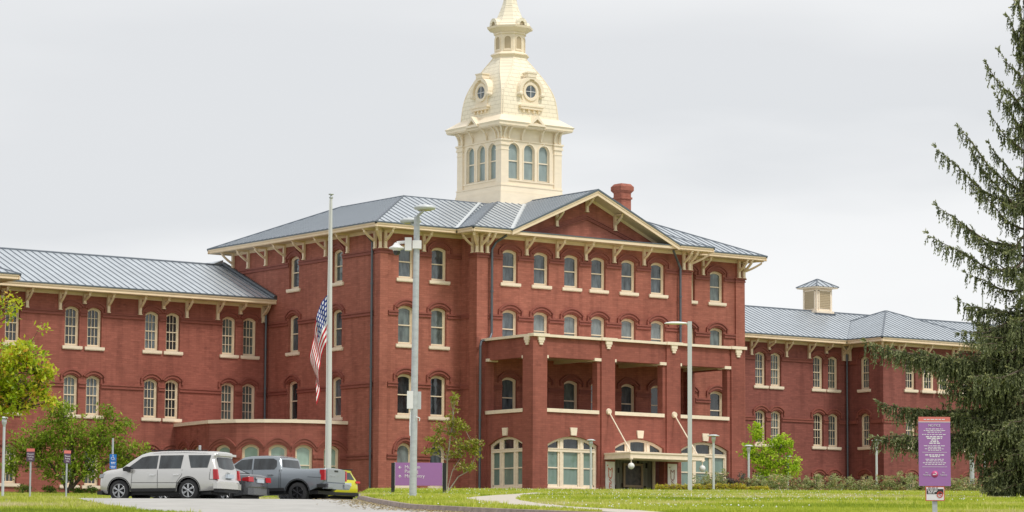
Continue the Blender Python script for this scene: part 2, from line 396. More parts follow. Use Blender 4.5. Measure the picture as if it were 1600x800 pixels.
def pane_mesh(w, h, rise, m, rec=REC):
    mb = MB(); w1, h1, r1 = inset(w, h, rise, .1); fill(mb, arch_loop(w1, h1, r1, z0=.1), rec+.115)
    return mesh_of(mb, 'pane', m)
def sill_mesh(w, drop=.19, out=.12):
    mb = MB(); mb.box(-w/2-.21, -out, -drop, w/2+.21, REC+.1, 0); mb.box(-w/2-.18, -out+.03, -drop-.05, w/2+.18, -.0, -drop)
    return mesh_of(mb, 'sill', M_sill)
def hood_mesh(w, h, rise, left=True, right=True):
    mb = MB(); hw = min(w/2+.34, .84) if w < 1.2 else w/2+.38
    rise_h = (.42 if w < 1.2 else .50) if rise < .3 else .9; top = h+(.40 if w < 1.2 else .44)
    if rise >= .3: hw = w/2+.40
    def ring_(o, y0, th):
        ww_ = hw-o; rr = rise_h-o*.75; R = (ww_*ww_+rr*rr)/(2*rr); zc = top-o-R; a = math.asin(min(1, ww_/R)); n = 14; vs = []
        for i in range(n+1):
            t = -a+2*a*i/n
            for r_, y in ((R, 0), (R, -y0), (R-th, -y0), (R-th, 0)): vs.append((r_*sin(t), y, zc+r_*cos(t)))
        mb.add(vs, [(4*i+j, 4*i+(j+1) % 4, 4*i+4+(j+1) % 4, 4*i+4+j) for i in range(n) for j in range(4)]+[(0, 1, 2, 3), (4*n, 4*n+1, 4*n+2, 4*n+3)])
    ring_(0, .14, .10); ring_(.10, .07, .11); ring_(.21, .10, .09); ring_(.30, .04, .10)
    zz = top-rise_h
    for sx, ok in ((-1, left), (1, right)):
        if ok: mb.box(sx*(hw-.05)-.06, -.12, zz-.34, sx*(hw-.05)+.06, 0, zz+.05)
    return mesh_of(mb, 'hood_mould', M_trimr)
WALLN = {'F': 0, 'L': -pi/2}
HOLES = []      # (wall key, u, z, w, h, rise)
def window(x, y, z, w, h, rise=.16, facing='F', kind='plain', pane=None, hood='LR', sill=True, rotz=None, rec=REC):
    key = (w, h, rise, kind, rec)
    rz = WALLN[facing] if rotz is None else rotz
    wo = mk('window', cached(('f',)+key, lambda: frame_mesh(w, h, rise, kind, rec)), BLD, (x, y, z), rz)
    pm = pane if pane is not None else random.choice([0, 0, 0, 3, 3, 1, 2])
    mt = PANES[pm] if isinstance(pm, int) else pm
    mk('pane', cached(('p', mt.name)+key, lambda: pane_mesh(w, h, rise, mt, rec)), wo)
    if sill: mk('sill', cached(('s', w), lambda: sill_mesh(w)), wo)
    if hood: mk('hood_mould', cached(('h', w, h, rise, hood), lambda: hood_mesh(w, h, rise, 'L' in hood, 'R' in hood)), wo)
    return wo
def wall(mb, origin, u, outline, holes, depth=REC+.13, mi=0, back=False, nrm=None):
    """outline/holes in (u, z); u is a unit horizontal vector; depth goes inward along n"""
    o = Vector(origin); u = Vector(u); n = Vector(nrm) if nrm else Vector((-u.y, u.x, 0))   # inward normal (left of u when seen from above)
    loops = [[Vector((p[0], p[1], 0)) for p in outline]]+[[Vector((p[0], p[1], 0)) for p in h] for h in holes]
    tr = tessellate_polygon(loops); flat = [p for lp in loops for p in lp]
    P = lambda p, d: o+u*p.x+Vector((0, 0, p.y))+n*d
    mb.add([P(p, 0) for p in flat], [tuple(t) for t in tr], mi)
    if back: mb.add([P(p, depth) for p in flat], [tuple(t) for t in tr], mi)
    for lp in loops[1:]+([loops[0]] if back else []):
        k = len(lp); mb.add([P(p, 0) for p in lp]+[P(p, depth) for p in lp], [(i, (i+1) % k, (i+1) % k+k, i+k) for i in range(k)], mi)
rect = lambda a, b, c, d: [(a, c), (b, c), (b, d), (a, d)]
def belt(mb, spans, origin, u, ztop, h=.30, n=None):
    """string course pieces between windows: spans in u"""
    o = Vector(origin); u = Vector(u); nn = Vector((u.y, -u.x, 0))    # outward
    M = Matrix(((u.x, -nn.x, 0, o.x), (u.y, -nn.y, 0, o.y), (0, 0, 1, 0), (0, 0, 0, 1)))
    for a, b in spans:
        mb.box(a, -.11, ztop-.10, b, 0, ztop, 0, M); mb.box(a, -.05, ztop-.20, b, 0, ztop-.10, 0, M); mb.box(a, -.09, ztop-h, b, 0, ztop-.2, 0, M)
def spans_between(a, b, centers, hw):
    out = []; cur = a
    for c in sorted(centers):
        if c-hw > cur+.05: out.append((cur, c-hw))
        cur = max(cur, c+hw)
    if cur < b-.05: out.append((cur, b))
    return out

ZT = 17.75; DEP = 19.3; XR = 31.94; PX0, PX1, PY = 6.61, 25.28, -1.93
ROWS = [(.55, 2.86, .5, 2.63), (5.26, 2.80, .17, 7.47), (10.05, 2.62, .17, 12.28), (14.51, 2.30, .17, 16.40)]   # sill, height, rise, belt top
LW = [5.33, 10.87]          # left wall windows (Y)
LWALL_Y = [5.33, 10.87, 15.9]
F0L, F0R = [2.1, 4.8], [26.75, 29.47]
F1W = [9.38, 12.04, 14.67, 17.04, 19.73, 22.40]
mw = MB(); bt = MB()
WID = 1.28
class BT:        # every run of string course becomes its own part
    def __init__(self): self.k = None; self.mb = None
    def start(self): self.flush(); self.mb = MB()
    def box(self, *a): self.mb.box(*a)
    def flush(self):
        if self.mb and self.mb.v: self.mb.build('string_course', M_trimr, BLD)
        self.mb = None
bt = BT()
# left wall faces -X; u runs along -Y seen from outside, so use u=+Y with inward normal +X
holes = []
for y in LW:
    for i, (s, h, r, b) in enumerate(ROWS):
        if i == 0: continue
        holes.append(arch_loop(WID, h, r, z0=s, x0=y)); window(0, y, s, WID, h, r, 'L')
wall(mw, (0, 0, 0), (0, 1, 0), rect(0, DEP, -1, ZT), holes, nrm=(1, 0, 0))
for i, (s, h, r, b) in enumerate(ROWS):
    c = LW if i else []
    o = (0, 0, 0)
    for a, e in spans_between(.55, DEP if i > 1 else 14.35 if i else 3.9, c, WID/2+.03):
        bt.start(); bt.box(-.11, a, b-.10, 0, e, b); bt.box(-.05, a, b-.20, 0, e, b-.10); bt.box(-.09, a, b-.30, 0, e, b-.20)
for xs, cs, x0, x1, yy in ((None, F0L, 0, PX0, 0), (None, F0R, PX1, XR, 0), (None, F1W, PX0, PX1, PY)):
    holes = []
    for x in cs:
        for i, (s, h, r, b) in enumerate(ROWS):
            if i == 0 and yy: continue
            holes.append(arch_loop(WID, h, r, z0=s, x0=x))
            pn = None
            if yy and i == 3: pn = random.choice([0, 3, 0])
            if yy and i == 2: pn = 2 if x > 11 else 0
            if not yy and i == 1 : pn = 1
            window(x, yy, s, WID, h, r, 'F', pane=pn)
    wall(mw, (0, yy, 0), (1, 0, 0), rect(x0, x1, -1, ZT), holes)
    for i, (s, h, r, b) in enumerate(ROWS):
        if i == 0 and yy: continue
        a0 = x0+(.62 if x0 == 0 else (.85 if yy else 0)); a1 = x1-(.72 if x1 == XR else (.85 if yy else 0))
        for a, e in spans_between(a0, a1, cs, WID/2+.03):
            bt.start(); bt.box(a, yy-.11, b-.10, e, yy, b); bt.box(a, yy-.05, b-.20, e, yy, b-.10); bt.box(a, yy-.09, b-.30, e, yy, b-.2)
wall(mw, (PX0, PY, 0), (0, 1, 0), rect(0, -PY, -1, ZT), [], nrm=(1, 0, 0)); wall(mw, (PX1, PY, 0), (0, 1, 0), rect(0, -PY, -1, ZT), [], nrm=(-1, 0, 0))
wall(mw, (XR, 0, 0), (0, 1, 0), rect(0, DEP, -1, ZT), [], nrm=(-1, 0, 0)); wall(mw, (0, DEP, 0), (1, 0, 0), rect(0, XR, -1, ZT), [], nrm=(0, -1, 0))
# corner pilasters (brick)
PT = 16.42
for x0, x1, y0, y1 in ((-.12, .52, -.12, .55), (31.2, 32.06, -.12, .55), (PX0-.12, 7.40, PY-.12, PY+.75), (24.46, PX1+.12, PY-.12, PY+.75)):
    mw.box(x0, y0, -1, x1, y1, PT-.3)
    bt.start(); bt.box(x0-.05, y0-.05, PT-.30, x1+.05, y1+.05, PT-.2); bt.box(x0-.02, y0-.02, PT-.2, x1+.02, y1+.02, PT-.1); bt.box(x0-.1, y0-.1, PT-.10, x1+.1, y1+.1, PT)
    mw.box(x0+.06, y0+.06, PT, x1-.06, y1-.06, ZT)
for b in (7.47, 12.28): bt.start(); bt.box(PX0-.06, PY+.75, b-.28, PX0, 0, b)
# gable wall
GX, GZ, GSL = 15.95, 21.35, .452      # gable ridge x, roof top z, slope
GW = [(8.9, ZT+.1), (23.0, ZT+.1), (GX, ZT+.1+7.05*.43)]
wall(mw, (0, PY, 0), (1, 0, 0), GW, [])
mw.build('main_wall', M_brick, BLD)
# raking mouldings on the gable
rk = MB()
for dz, t, o_ in ((-.0, .10, .12), (-.12, .10, .07), (-.26, .08, .11)):
    for sg in (-1, 1):
        xe, ze = GX+sg*5.45, 18.05+dz*0; top = 19.72+dz
        xe = GX+sg*(top-18.0)/.335
        rk.prism([(GX, top), (xe, 18.0), (xe-sg*t*3, 18.0), (GX, top-t)], 'y', PY-o_, PY)
rk.build('gable_moulding', M_trimr, BLD)
bt.flush()

# ---- roofs
def roof_plane(mb, pts, g=None, sp=.56, w=.03, hgt=.035, start=0.0, thick=.0):
    """pts: 3D polygon, first edge = eave (p0->p1). seams run perpendicular to the eave."""
    P = [Vector(p) for p in pts]; mb.add(P, [tuple(range(len(P)))], 0)
    e = (P[1]-P[0]).normalized(); nrm = e.cross(P[2]-P[0]).normalized()
    if nrm.z < 0: nrm = -nrm
    gdir = nrm.cross(e).normalized()
    if gdir.z < 0: gdir = -gdir
    q = [((p-P[0]).dot(e), (p-P[0]).dot(gdir)) for p in P]
    u0 = min(a for a, b in q); u1 = max(a for a, b in q); u = u0+sp*.5+start
    while u < u1:
        ts = []
        for (a, b), (c, d) in zip(q, q[1:]+q[:1]):
            if (a-u)*(c-u) < 0: ts.append(b+(d-b)*(u-a)/(c-a))
        ts.sort()
        for k in range(0, len(ts)-1, 2):
            if ts[k+1]-ts[k] < .15: continue
            A = P[0]+e*u+gdir*ts[k]; B = P[0]+e*u+gdir*ts[k+1]
            vs = [A-e*w, A+e*w, B+e*w, B-e*w]; vs += [v+nrm*hgt for v in vs]
            mb.add(vs, [(4, 5, 6, 7), (0, 1, 5, 4), (1, 2, 6, 5), (2, 3, 7, 6), (3, 0, 4, 7)], 1)
        u += sp
def hip_solid(mb, x0, y0, x1, y1, ze, zt, sl, sides='FLRB', deckhole=True):
    t = (zt-ze)/sl
    a, b, c, d = (x0, y0, ze), (x1, y0, ze), (x1, y1, ze), (x0, y1, ze)
    A, B, C_, D = (x0+t, y0+t, zt), (x1-t, y0+t, zt), (x1-t, y1-t, zt), (x0+t, y1-t, zt)
    pl = {'F': [a, b, B, A], 'R': [b, c, C_, B], 'B': [c, d, D, C_], 'L': [d, a, A, D]}
    for s_, p in pl.items(): roof_plane(mb, p, sp=.56 if s_ in sides else 50)
    mb.add([A, B, C_, D], [(0, 1, 2, 3)], 0)
    for p, q in ((a, A), (b, B), (c, C_), (d, D)): mb.tube(Vector(p)+Vector((0, 0, .01)), Vector(q)+Vector((0, 0, .02)), .06, .06, 6, 1)
    for p, q in ((A, B), (B, C_), (C_, D), (D, A)):
        if Vector(p) != Vector(q): mb.tube(p, q, .06, .06, 6, 1)
ZE = 18.02; OV = 1.3; SL = .42; ZD = 21.0
rf = MB()
hip_solid(rf, -OV, -OV, XR+OV, DEP+OV, ZE, ZD, .425)
# pavilion hips: front slope only outside the gable roof
px0, px1, py0 = PX0-OV, PX1+OV, PY-OV; th_ = (ZD-ZE)/.40; GL, GR = 15.95-7.35, 15.95+7.35; yv = py0+th_
roof_plane(rf, [(px0, py0, ZE), (GL, py0, ZE), (15.17, yv, ZD), (px0+th_, yv, ZD)]); roof_plane(rf, [(GR, py0, ZE), (px1, py0, ZE), (px1-th_, yv, ZD), (16.73, yv, ZD)])
roof_plane(rf, [(px0, 14, ZE), (px0, py0, ZE), (px0+th_, yv, ZD), (px0+th_, 14, ZD)]); roof_plane(rf, [(px1, py0, ZE), (px1, 14, ZE), (px1-th_, 14, ZD), (px1-th_, yv, ZD)])
rf.add([(px0+th_, yv, ZD), (px1-th_, yv, ZD), (px1-th_, 14, ZD), (px0+th_, 14, ZD)], [(0, 1, 2, 3)], 0)
for a_, b_ in (((px0, py0, ZE), (px0+th_, yv, ZD)), ((px1, py0, ZE), (px1-th_, yv, ZD))): rf.tube(a_, b_, .06, .06, 6, 1)
# gable roof over the pavilion
gy0, gy1 = -3.22, 9.0; gh = 7.35; gze = 18.06
pk = GZ
roof_plane(rf, [(GX-gh, gy1, gze), (GX-gh, gy0, gze), (GX, gy0, pk), (GX, gy1, pk)], sp=.50)
roof_plane(rf, [(GX+gh, gy0, gze), (GX+gh, gy1, gze), (GX, gy1, pk), (GX, gy0, pk)], sp=.50)
rf.tube((GX, gy0, pk), (GX, gy1, pk), .07, .07, 6, 1)
main_roof = rf.build('roof', [M_roof, M_seam], BLD)
vf = MB()
def valley(a, b, w):
    a = Vector(a); b = Vector(b); u = (b-a).normalized(); s_ = u.cross(Vector((0, 0, 1))).normalized()*w; k = Vector((0, 0, .07))
    vf.add([a-s_+k, a+k*.6, a+s_+k, b-s_+k, b+k*.6, b+s_+k], [(0, 1, 4, 3), (1, 2, 5, 4)])
valley((px0, -1.3, ZE+.02), (px0+6.9, 5.6, ZD), .13)
valley((GL, py0, ZE+.04), (15.17, yv, ZD), .15)
valley((GR, py0, ZE+.04), (16.73, yv, ZD), .15)
vf.build('valley_flashing', mat('zinc_flashing', (.62, .66, .69), .5, .2), BLD)
# eaves: fascia boards, soffit, gutter, frieze
def eave_run(fas, gut, sof, pts, wallpts, zt, closed=False, fh=.33, lift=.03):
    """pts: eave line corner points (x,y) in order; wallpts: matching wall line corner points"""
    for i in range(len(pts)-1):
        a, b = Vector((*pts[i], 0)), Vector((*pts[i+1], 0)); wa, wb = Vector((*wallpts[i], 0)), Vector((*wallpts[i+1], 0))
        d = (b-a).normalized(); inn = ((wa+wb)/2-(a+b)/2); inn = (inn-d*inn.dot(d)).normalized()
        for mb, z0, z1, o0, o1 in ((fas, zt-fh, zt-.12, .06, .12), (fas, zt-.12, zt-.03, .0, .12), (gut, zt-.03, zt+.06, -.04, .12)):
            vs = [Vector((p.x, p.y, z))+inn*o-(d*o if p is a else -d*o)*0 for p in (a, b) for z in (z0, z1) for o in (o0, o1)]
            mb.add(vs, [(0, 1, 3, 2), (4, 6, 7, 5), (0, 4, 5, 1), (2, 3, 7, 6), (0, 2, 6, 4), (1, 5, 7, 3)])
        z = zt-fh+.04
        sof.add([(a.x, a.y, z), (b.x, b.y, z), (wb.x, wb.y, z), (wa.x, wa.y, z)], [(0, 1, 2, 3)])
        for mb in (fas,):
            vs = [Vector((p.x, p.y, zz))-inn*o for p in (wa, wb) for zz in (z-.22, z) for o in (0, .07)]
            mb.add(vs, [(0, 1, 3, 2), (4, 6, 7, 5), (0, 4, 5, 1), (2, 3, 7, 6), (0, 2, 6, 4), (1, 5, 7, 3)])
fas, gut, sof = MB(), MB(), MB()
E_ = [(-OV, DEP+OV), (-OV, -OV), (PX0-OV, -OV), (PX0-OV, PY-OV), (GX-gh, PY-OV)]
Wp = [(0, DEP), (0, 0), (PX0, 0), (PX0, PY), (GX-gh, PY)]
eave_run(fas, gut, sof, E_, Wp, ZE)
E_ = [(GX+gh, PY-OV), (PX1+OV, PY-OV), (PX1+OV, -OV), (XR+OV, -OV), (XR+OV, DEP+OV), (-OV, DEP+OV)]
Wp = [(GX+gh, PY), (PX1, PY), (PX1, 0), (XR, 0), (XR, DEP), (0, DEP)]
eave_run(fas, gut, sof, E_, Wp, ZE)
# level cornice under the pediment, thinner
fas.box(GX-gh, PY-1.2, 17.73, GX+gh, PY-1.12, 17.93); sof.box(GX-gh, PY-1.12, 17.75, GX+gh, PY, 17.80); gut.box(GX-gh+.1, PY-1.24, 17.94, GX+gh-.1, PY, 18.0)
fas.box(GX-gh, PY-.07, 17.5, GX+gh, PY, 17.74)
# raking fascia
for sg in (-1, 1):
    x0, x1 = GX+sg*gh, GX
    for (ya, yb, d0, d1) in ((gy0-.02, gy0+.08, .10, .40), (gy0-.06, gy0+.02, .06, .17)):
        fas.prism([(x0, gze-d0), (x1, pk-d0), (x1, pk-d1), (x0+sg*.0, gze-d1)], 'y', ya, yb)
    gut.prism([(x0+sg*.1, gze-.02), (x1, pk+.07), (x1, pk-.06), (x0+sg*.1, gze-.12)], 'y', gy0-.1, gy0+.06)
    sof.prism([(x0, gze-.22), (x1, pk-.22), (x1, pk-.30), (x0, gze-.30)], 'y', gy0+.08, PY)
    fas.prism([(x0, gze-.28), (x1, pk-.28), (x1, pk-.50), (x0, gze-.50)], 'y', PY-.06, PY-.001)
fas.build('fascia', M_cream, BLD); gut.build('gutter', M_gut, BLD); sof.build('soffit', M_ceil, BLD)
# brackets
def bracket_mesh(foot, top, out, wd=.2):
    mb = MB(); z0, z1 = -foot, top
    mb.box(-wd/2, -.17, z0, wd/2, 0, z1)
    mb.box(-wd/2-.03, -.20, z0, wd/2+.03, 0, z0+.06)
    mb.box(-wd/2+.01, -out, z1-.11, wd/2-.01, -.17, z1)
    # curved brace
    m = 7; A = (-.12, z0+.45*(z1-z0)); B = (-out*.93, z1-.10); vs = []
    for i in range(m+1):
        t = i/m; y = A[0]+(B[0]-A[0])*t; z = A[1]+(B[1]-A[1])*t+.05*sin(pi*t)*1.0-.10*sin(pi*t)
        vs.append((y, z))
    low = [(y-.0+.02, z-.16) for y, z in vs]
    mb.prism(vs+low[::-1], 'x', -wd/2+.02, wd/2-.02)
    return mesh_of(mb, 'bracket', M_cream)
ZS = ZE-.33+.04
def bracket(x, y, rz, foot=None, out=1.1, zs=ZS, zf=16.42, wd=.2):
    me = cached(('br', round(zs-zf, 3), out, wd), lambda: bracket_mesh(0, zs-zf, out, wd))
    mk('bracket', me, BLD, (x, y, zf), rz)
for x in (.22, 3.45): bracket(x, -.12 if x < 1 else 0, 0)
bracket(-.06, -.06, -pi/4, out=1.5)
for x in (28.1, 31.45, 31.9): bracket(x, -.12 if x > 31 else 0, 0)
bracket(31.98, -.04, pi/4, out=1.5)
for x in (6.78, 7.28, 24.6, 25.12): bracket(x, PY-.12, 0)
bracket(PX0-.05, PY-.05, -pi/4, out=1.5); bracket(PX1+.05, PY-.05, pi/4, out=1.5)
bracket(PX0-.10, PY+.3, -pi/2, out=1.0)
for x in (10.71, 13.35, 15.86, 18.38, 21.06): bracket(x, PY, 0, zs=17.75, zf=16.5, out=1.05)
for y in (.4, 3.95, 6.7, 9.5, 12.05, 14.5, 16.9, 19.0): bracket(-.12 if y < 1 else 0, y, -pi/2)
for x, dz in ((13.3, 0), (GX, 0), (18.45, 0)):
    zt_ = pk-.28-abs(x-GX)*GSL-.02
    bracket(x, PY, 0, zs=zt_, zf=zt_-1.15, out=.95)

# ---- chimney
ch = MB(); cx_, cy_ = 25.45, 6.0; s_ = .46
ch.box(cx_-s_, cy_-s_, 19.5, cx_+s_, cy_+s_, 22.35)
ch.box(cx_-s_-.07, cy_-s_-.07, 22.35, cx_+s_+.07, cy_+s_+.07, 22.5); ch.box(cx_-s_, cy_-s_, 22.5, cx_+s_, cy_+s_, 22.8)
def frust(mb, c, s0, z0, s1, z1, mi=0):
    vs = [(c[0]+sx*s, c[1]+sy*s, z) for s, z in ((s0, z0), (s1, z1)) for sx, sy in ((-1, -1), (1, -1), (1, 1), (-1, 1))]
    mb.add(vs, [(0, 1, 5, 4), (1, 2, 6, 5), (2, 3, 7, 6), (3, 0, 4, 7), (4, 5, 6, 7), (0, 1, 2, 3)], mi)
frust(ch, (cx_, cy_), s_, 22.8, s_+.15, 23.0); ch.box(cx_-s_-.15, cy_-s_-.15, 23.0, cx_+s_+.15, cy_+s_+.15, 23.3); frust(ch, (cx_, cy_), s_+.13, 23.3, s_-.02, 23.5)
ch.build('chimney', M_brick, BLD)

# ---- downspouts
def pipe(pts, r=.085):
    mb = MB(); mb.path(pts, r)
    for a, b in zip(pts, pts[1:]):
        a = Vector(a); b = Vector(b); n_ = int((b-a).length/3)
        for i in range(1, n_+1):
            c = a+(b-a)*i/(n_+1); mb.tube(c-Vector((0, 0, .05)), c+Vector((0, 0, .05)), r*1.35)
    return mb.build('downspout', M_pipe, BLD)
pipe([(-.9, .75, 17.6), (-.2, .75, 16.9), (-.2, .75, .0)])
pipe([(8.35, PY-1.0, 17.65), (7.95, PY-.3, 17.2), (7.65, PY-.25, 16.7), (7.65, PY-.25, 10.95), (7.45, PY-.35, 10.6), (6.62, PY-.5, 10.35), (6.5, PY-.55, 10.0), (6.5, PY-.55, 0)], .09)
pipe([(23.0, PY-1.0, 17.6), (24.0, PY-.3, 16.9), (24.25, PY-.25, 16.5), (24.25, PY-.25, 10.4)], .09)
pipe([(-.25, 14.1, 13.2), (-.25, 14.1, 4.9)])

# ---- the wings
YW = 14.35; WE = 1.25; ZWE = 13.93; ZRW = 16.92
WR = [(.52, 2.6, .2), (5.28, 2.70, .2), (9.93, 2.70, .2)]; WBELT = [2.63, 7.45, 12.30]; WW = 1.1
ww = MB(); wb = BT()
PAIRSL = [(-21.68, -19.97), (-15.49, -13.78), (-9.30, -7.63), (-3.12, -1.41)]; PAIRSR = [(46.14, 47.78), (52.29, 53.92)]
def wing_face(x0, x1, yy, pairs, singles=(), rows=(0, 1, 2), wid=WW):
    holes = []; cs = []
    for p in pairs:
        for k, x in enumerate(p):
            cs.append(x)
            for i in rows:
                s, h, r = WR[i]; holes.append(arch_loop(wid, h, r, z0=s, x0=x))
                window(x, yy, s, wid, h, r, 'F', 'lites', pane=random.choice([1, 1, 0, 3]), hood='L' if k == 0 else 'R')
    for x in singles:
        cs.append(x)
        for i in rows:
            s, h, r = WR[i]; holes.append(arch_loop(wid, h, r, z0=s, x0=x)); window(x, yy, s, wid, h, r, 'F', 'lites', pane=random.choice([1, 0, 3]))
    wall(ww, (0, yy, 0), (1, 0, 0), rect(x0, x1, -1, ZWE-.25), holes)
    for i in range(3):
        for a, e in spans_between(x0, x1, cs, wid/2+.03):
            b = WBELT[i]
            wb.start(); wb.box(a, yy-.10, b-.10, e, yy, b); wb.box(a, yy-.05, b-.20, e, yy, b-.10); wb.box(a, yy-.08, b-.30, e, yy, b-.2)
wing_face(-23.4, 0, YW, PAIRSL)
wing_face(-38, -23.4, 10.19, [], [-25.4, -27.5, -31])
wall(ww, (-23.4, 10.19, 0), (0, 1, 0), rect(0, YW-10.19, -1, ZWE-.25), [], nrm=(-1, 0, 0))
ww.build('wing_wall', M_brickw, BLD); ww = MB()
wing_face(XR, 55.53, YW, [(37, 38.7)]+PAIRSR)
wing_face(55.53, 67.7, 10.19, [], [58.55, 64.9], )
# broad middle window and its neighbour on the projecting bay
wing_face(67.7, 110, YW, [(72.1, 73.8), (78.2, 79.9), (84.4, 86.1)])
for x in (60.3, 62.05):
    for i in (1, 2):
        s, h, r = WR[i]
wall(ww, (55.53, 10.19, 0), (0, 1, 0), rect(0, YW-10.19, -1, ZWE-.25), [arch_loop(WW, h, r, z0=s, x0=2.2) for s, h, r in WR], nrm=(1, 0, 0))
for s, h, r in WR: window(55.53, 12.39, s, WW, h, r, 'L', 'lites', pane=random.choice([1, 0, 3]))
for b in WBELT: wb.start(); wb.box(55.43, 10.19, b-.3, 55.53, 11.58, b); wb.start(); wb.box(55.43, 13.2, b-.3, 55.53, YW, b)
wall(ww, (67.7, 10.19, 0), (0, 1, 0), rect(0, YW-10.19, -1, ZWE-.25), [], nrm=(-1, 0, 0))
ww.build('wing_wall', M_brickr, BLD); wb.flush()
YB = 27.0
rw = MB()
def wing_roof(x0, x1, sp=.56):
    ye = YW-WE; yr = ye+(ZRW-ZWE)/.412
    roof_plane(rw, [(x0, ye, ZWE), (x1, ye, ZWE), (x1, yr, ZRW), (x0, yr, ZRW)], sp=sp)
    roof_plane(rw, [(x1, 2*yr-ye, ZWE), (x0, 2*yr-ye, ZWE), (x0, yr, ZRW), (x1, yr, ZRW)], sp=60)
    rw.tube((x0, yr, ZRW+.02), (x1, yr, ZRW+.02), .08, .08, 6, 1)
wing_roof(-40, .45); wing_roof(XR-.3, 110)
hip_solid(rw, 54.3, 10.19-WE+.02, 68.95, 23.6, ZWE+.01, ZWE+2.98, .408)
hip_solid(rw, -39, 10.19-WE+.02, -22.2, 23.6, ZWE+.01, ZWE+2.98, .408)
# roof over the junction with the main block (dark seamed cricket behind the ridge)
rw.prism([(-1.5, 15.6), (0, 15.6), (0, 17.35), (-2.4, 16.4)], 'y', 20.5, 24.5)
rw.build('wing_roof', [M_roof, M_seam], BLD)
fl_ = MB(); fl_.tube((-.10, YW-WE, ZWE+.12), (-.10, 20.3, ZRW+.12), .17, .17, 6); fl_.build('flashing', M_pipe, BLD)
for pts_, wp_ in (([(-22.15, YW-WE), (.45, YW-WE)], [(-22.15, YW), (.45, YW)]), ([(-39, 8.96), (-22.2, 8.96), (-22.2, YW-WE)], [(-39, 10.19), (-23.4, 10.19), (-23.4, YW)]),
        ([(XR-.2, YW-WE), (54.3, YW-WE), (54.3, 8.96), (68.95, 8.96), (68.95, YW-WE), (110, YW-WE)], [(XR-.2, YW), (55.53, YW), (55.53, 10.19), (67.7, 10.19), (67.7, YW), (110, YW)])):
    fas, gut, sof = MB(), MB(), MB(); eave_run(fas, gut, sof, pts_, wp_, ZWE, fh=.36)
    fas.build('fascia', M_cream, BLD); gut.build('gutter', M_gut, BLD); sof.build('soffit', M_ceil, BLD)
ZSW = ZWE-.36+.04
for pr in PAIRSL+PAIRSR:
    c = (pr[0]+pr[1])/2
    for dx, zf in ((-1.85, 12.32), (0, 12.83), (1.85, 12.32)): bracket(c+dx, YW, 0, zs=ZSW, zf=zf, out=.95)
for x in (-.35, 43.2, 41.3, 55.2): bracket(x, YW, 0, zs=ZSW, zf=12.32, out=.95)
for x in (-23.7, -26.4, 55.75, 57.2, 60.2, 63.3, 66): bracket(x, 10.19, 0, zs=ZSW, zf=12.32, out=.95)
for y in (14.0, 11.0): bracket(55.53, y, -pi/2, zs=ZSW, zf=12.32, out=.95)
bracket(55.5, 10.16, -pi/4, zs=ZSW, zf=12.32, out=1.3)
pipe([(55.2, YW-.25, 13.3), (55.2, YW-.25, 0)])
for x in (60.35, 62.1):   # two more windows of the projecting bay
    for i in (1, 2):
        s, h, r = WR[i]
        wo = window(x, 10.19-.16, s, WW, h, r, 'F', 'lites', pane=1, hood=None, rec=.02)

# ---- low curved bay in the corner of wing and main block
AN = [(-7.35, YW), (-7.85, 8.9), (-6.95, 6.85), (-5.6, 5.45), (-4.05, 4.5), (-2.35, 4.0), (0, 3.9)]
am = MB(); ac = MB(); HB = []
for i in range(len(AN)-1):
    a, b = Vector((*AN[i], 0)), Vector((*AN[i+1], 0)); u = (b-a).normalized(); ln = (b-a).length
    inn = Vector((-u.y, u.x, 0))
    if inn.dot(Vector((0, 15, 0))-a) < 0: inn = -inn
    rz = atan2(u.y, u.x)
    if i == 0: ws = [(1.55, .9), (3.45, .9)]
    else: ws = [(ln/2, 1.22)]
    holes = []
    for c, w in ws:
        holes.append(arch_loop(w, 2.75, w*.22, z0=.52, x0=c))
        p = a+u*c
        window(p.x, p.y, .52, w, 2.75, w*.22, 'F', pane=M_pgreen if i else M_shade, rotz=rz, hood=None)
        me = cached(('hoodw', w), lambda: (lambda mb: (ring(mb, arch_loop(w+1.0, 3.28, .62, 12), arch_loop(w+.45, 3.0, .40, 12), -.10, 0), mesh_of(mb, 'hood_mould', M_trimr))[1])(MB()))
    wall(am, a, u, rect(0, ln, -1, 4.72), holes, nrm=inn)
    nn = -inn; Mx = Matrix(((u.x, -nn.x, 0, a.x), (u.y, -nn.y, 0, a.y), (0, 0, 1, 0), (0, 0, 0, 1)))
    ac.box(-.03, -.12, 4.72, ln+.03, .4, 4.95, 0, Mx)
    # arched hood course
    for c, w in ws:
        ab = MB()
        n_ = 10; half = (ln/len(ws))/2 if i else .95; prof = []
        zf = lambda t: 3.16+.62*(cos(t*pi/2)**.8) if abs(t) < 1 else 3.16
        for k in range(n_):
            t0, t1 = -1+2*k/n_, -1+2*(k+1)/n_
            x0, x1 = c+half*t0, c+half*t1; z0, z1 = zf(t0), zf(t1)
            for dz, th, ou in ((0, .13, .11), (-.13, .2, .06)):
                vs = [Mx @ Vector(v) for v in ((x0, -ou, z0+dz-th), (x1, -ou, z1+dz-th), (x1, -ou, z1+dz), (x0, -ou, z0+dz), (x0, 0, z0+dz-th), (x1, 0, z1+dz-th), (x1, 0, z1+dz), (x0, 0, z0+dz))]
                ab.add(vs, [(0, 1, 2, 3), (0, 1, 5, 4), (2, 3, 7, 6), (1, 2, 6, 5), (0, 3, 7, 4)])
        HB.append(ab)
    cs = [c for c, w in ws]; ab = MB()
    for s0, s1 in spans_between(0, ln, cs, ws[0][1]/2+.05): ab.box(s0, -.07, 2.35, s1, 0, 2.6, 0, Mx)
    HB.append(ab)
am.add([(*p, 4.7) for p in AN]+[(0, YW, 4.7)], [tuple(range(8))])
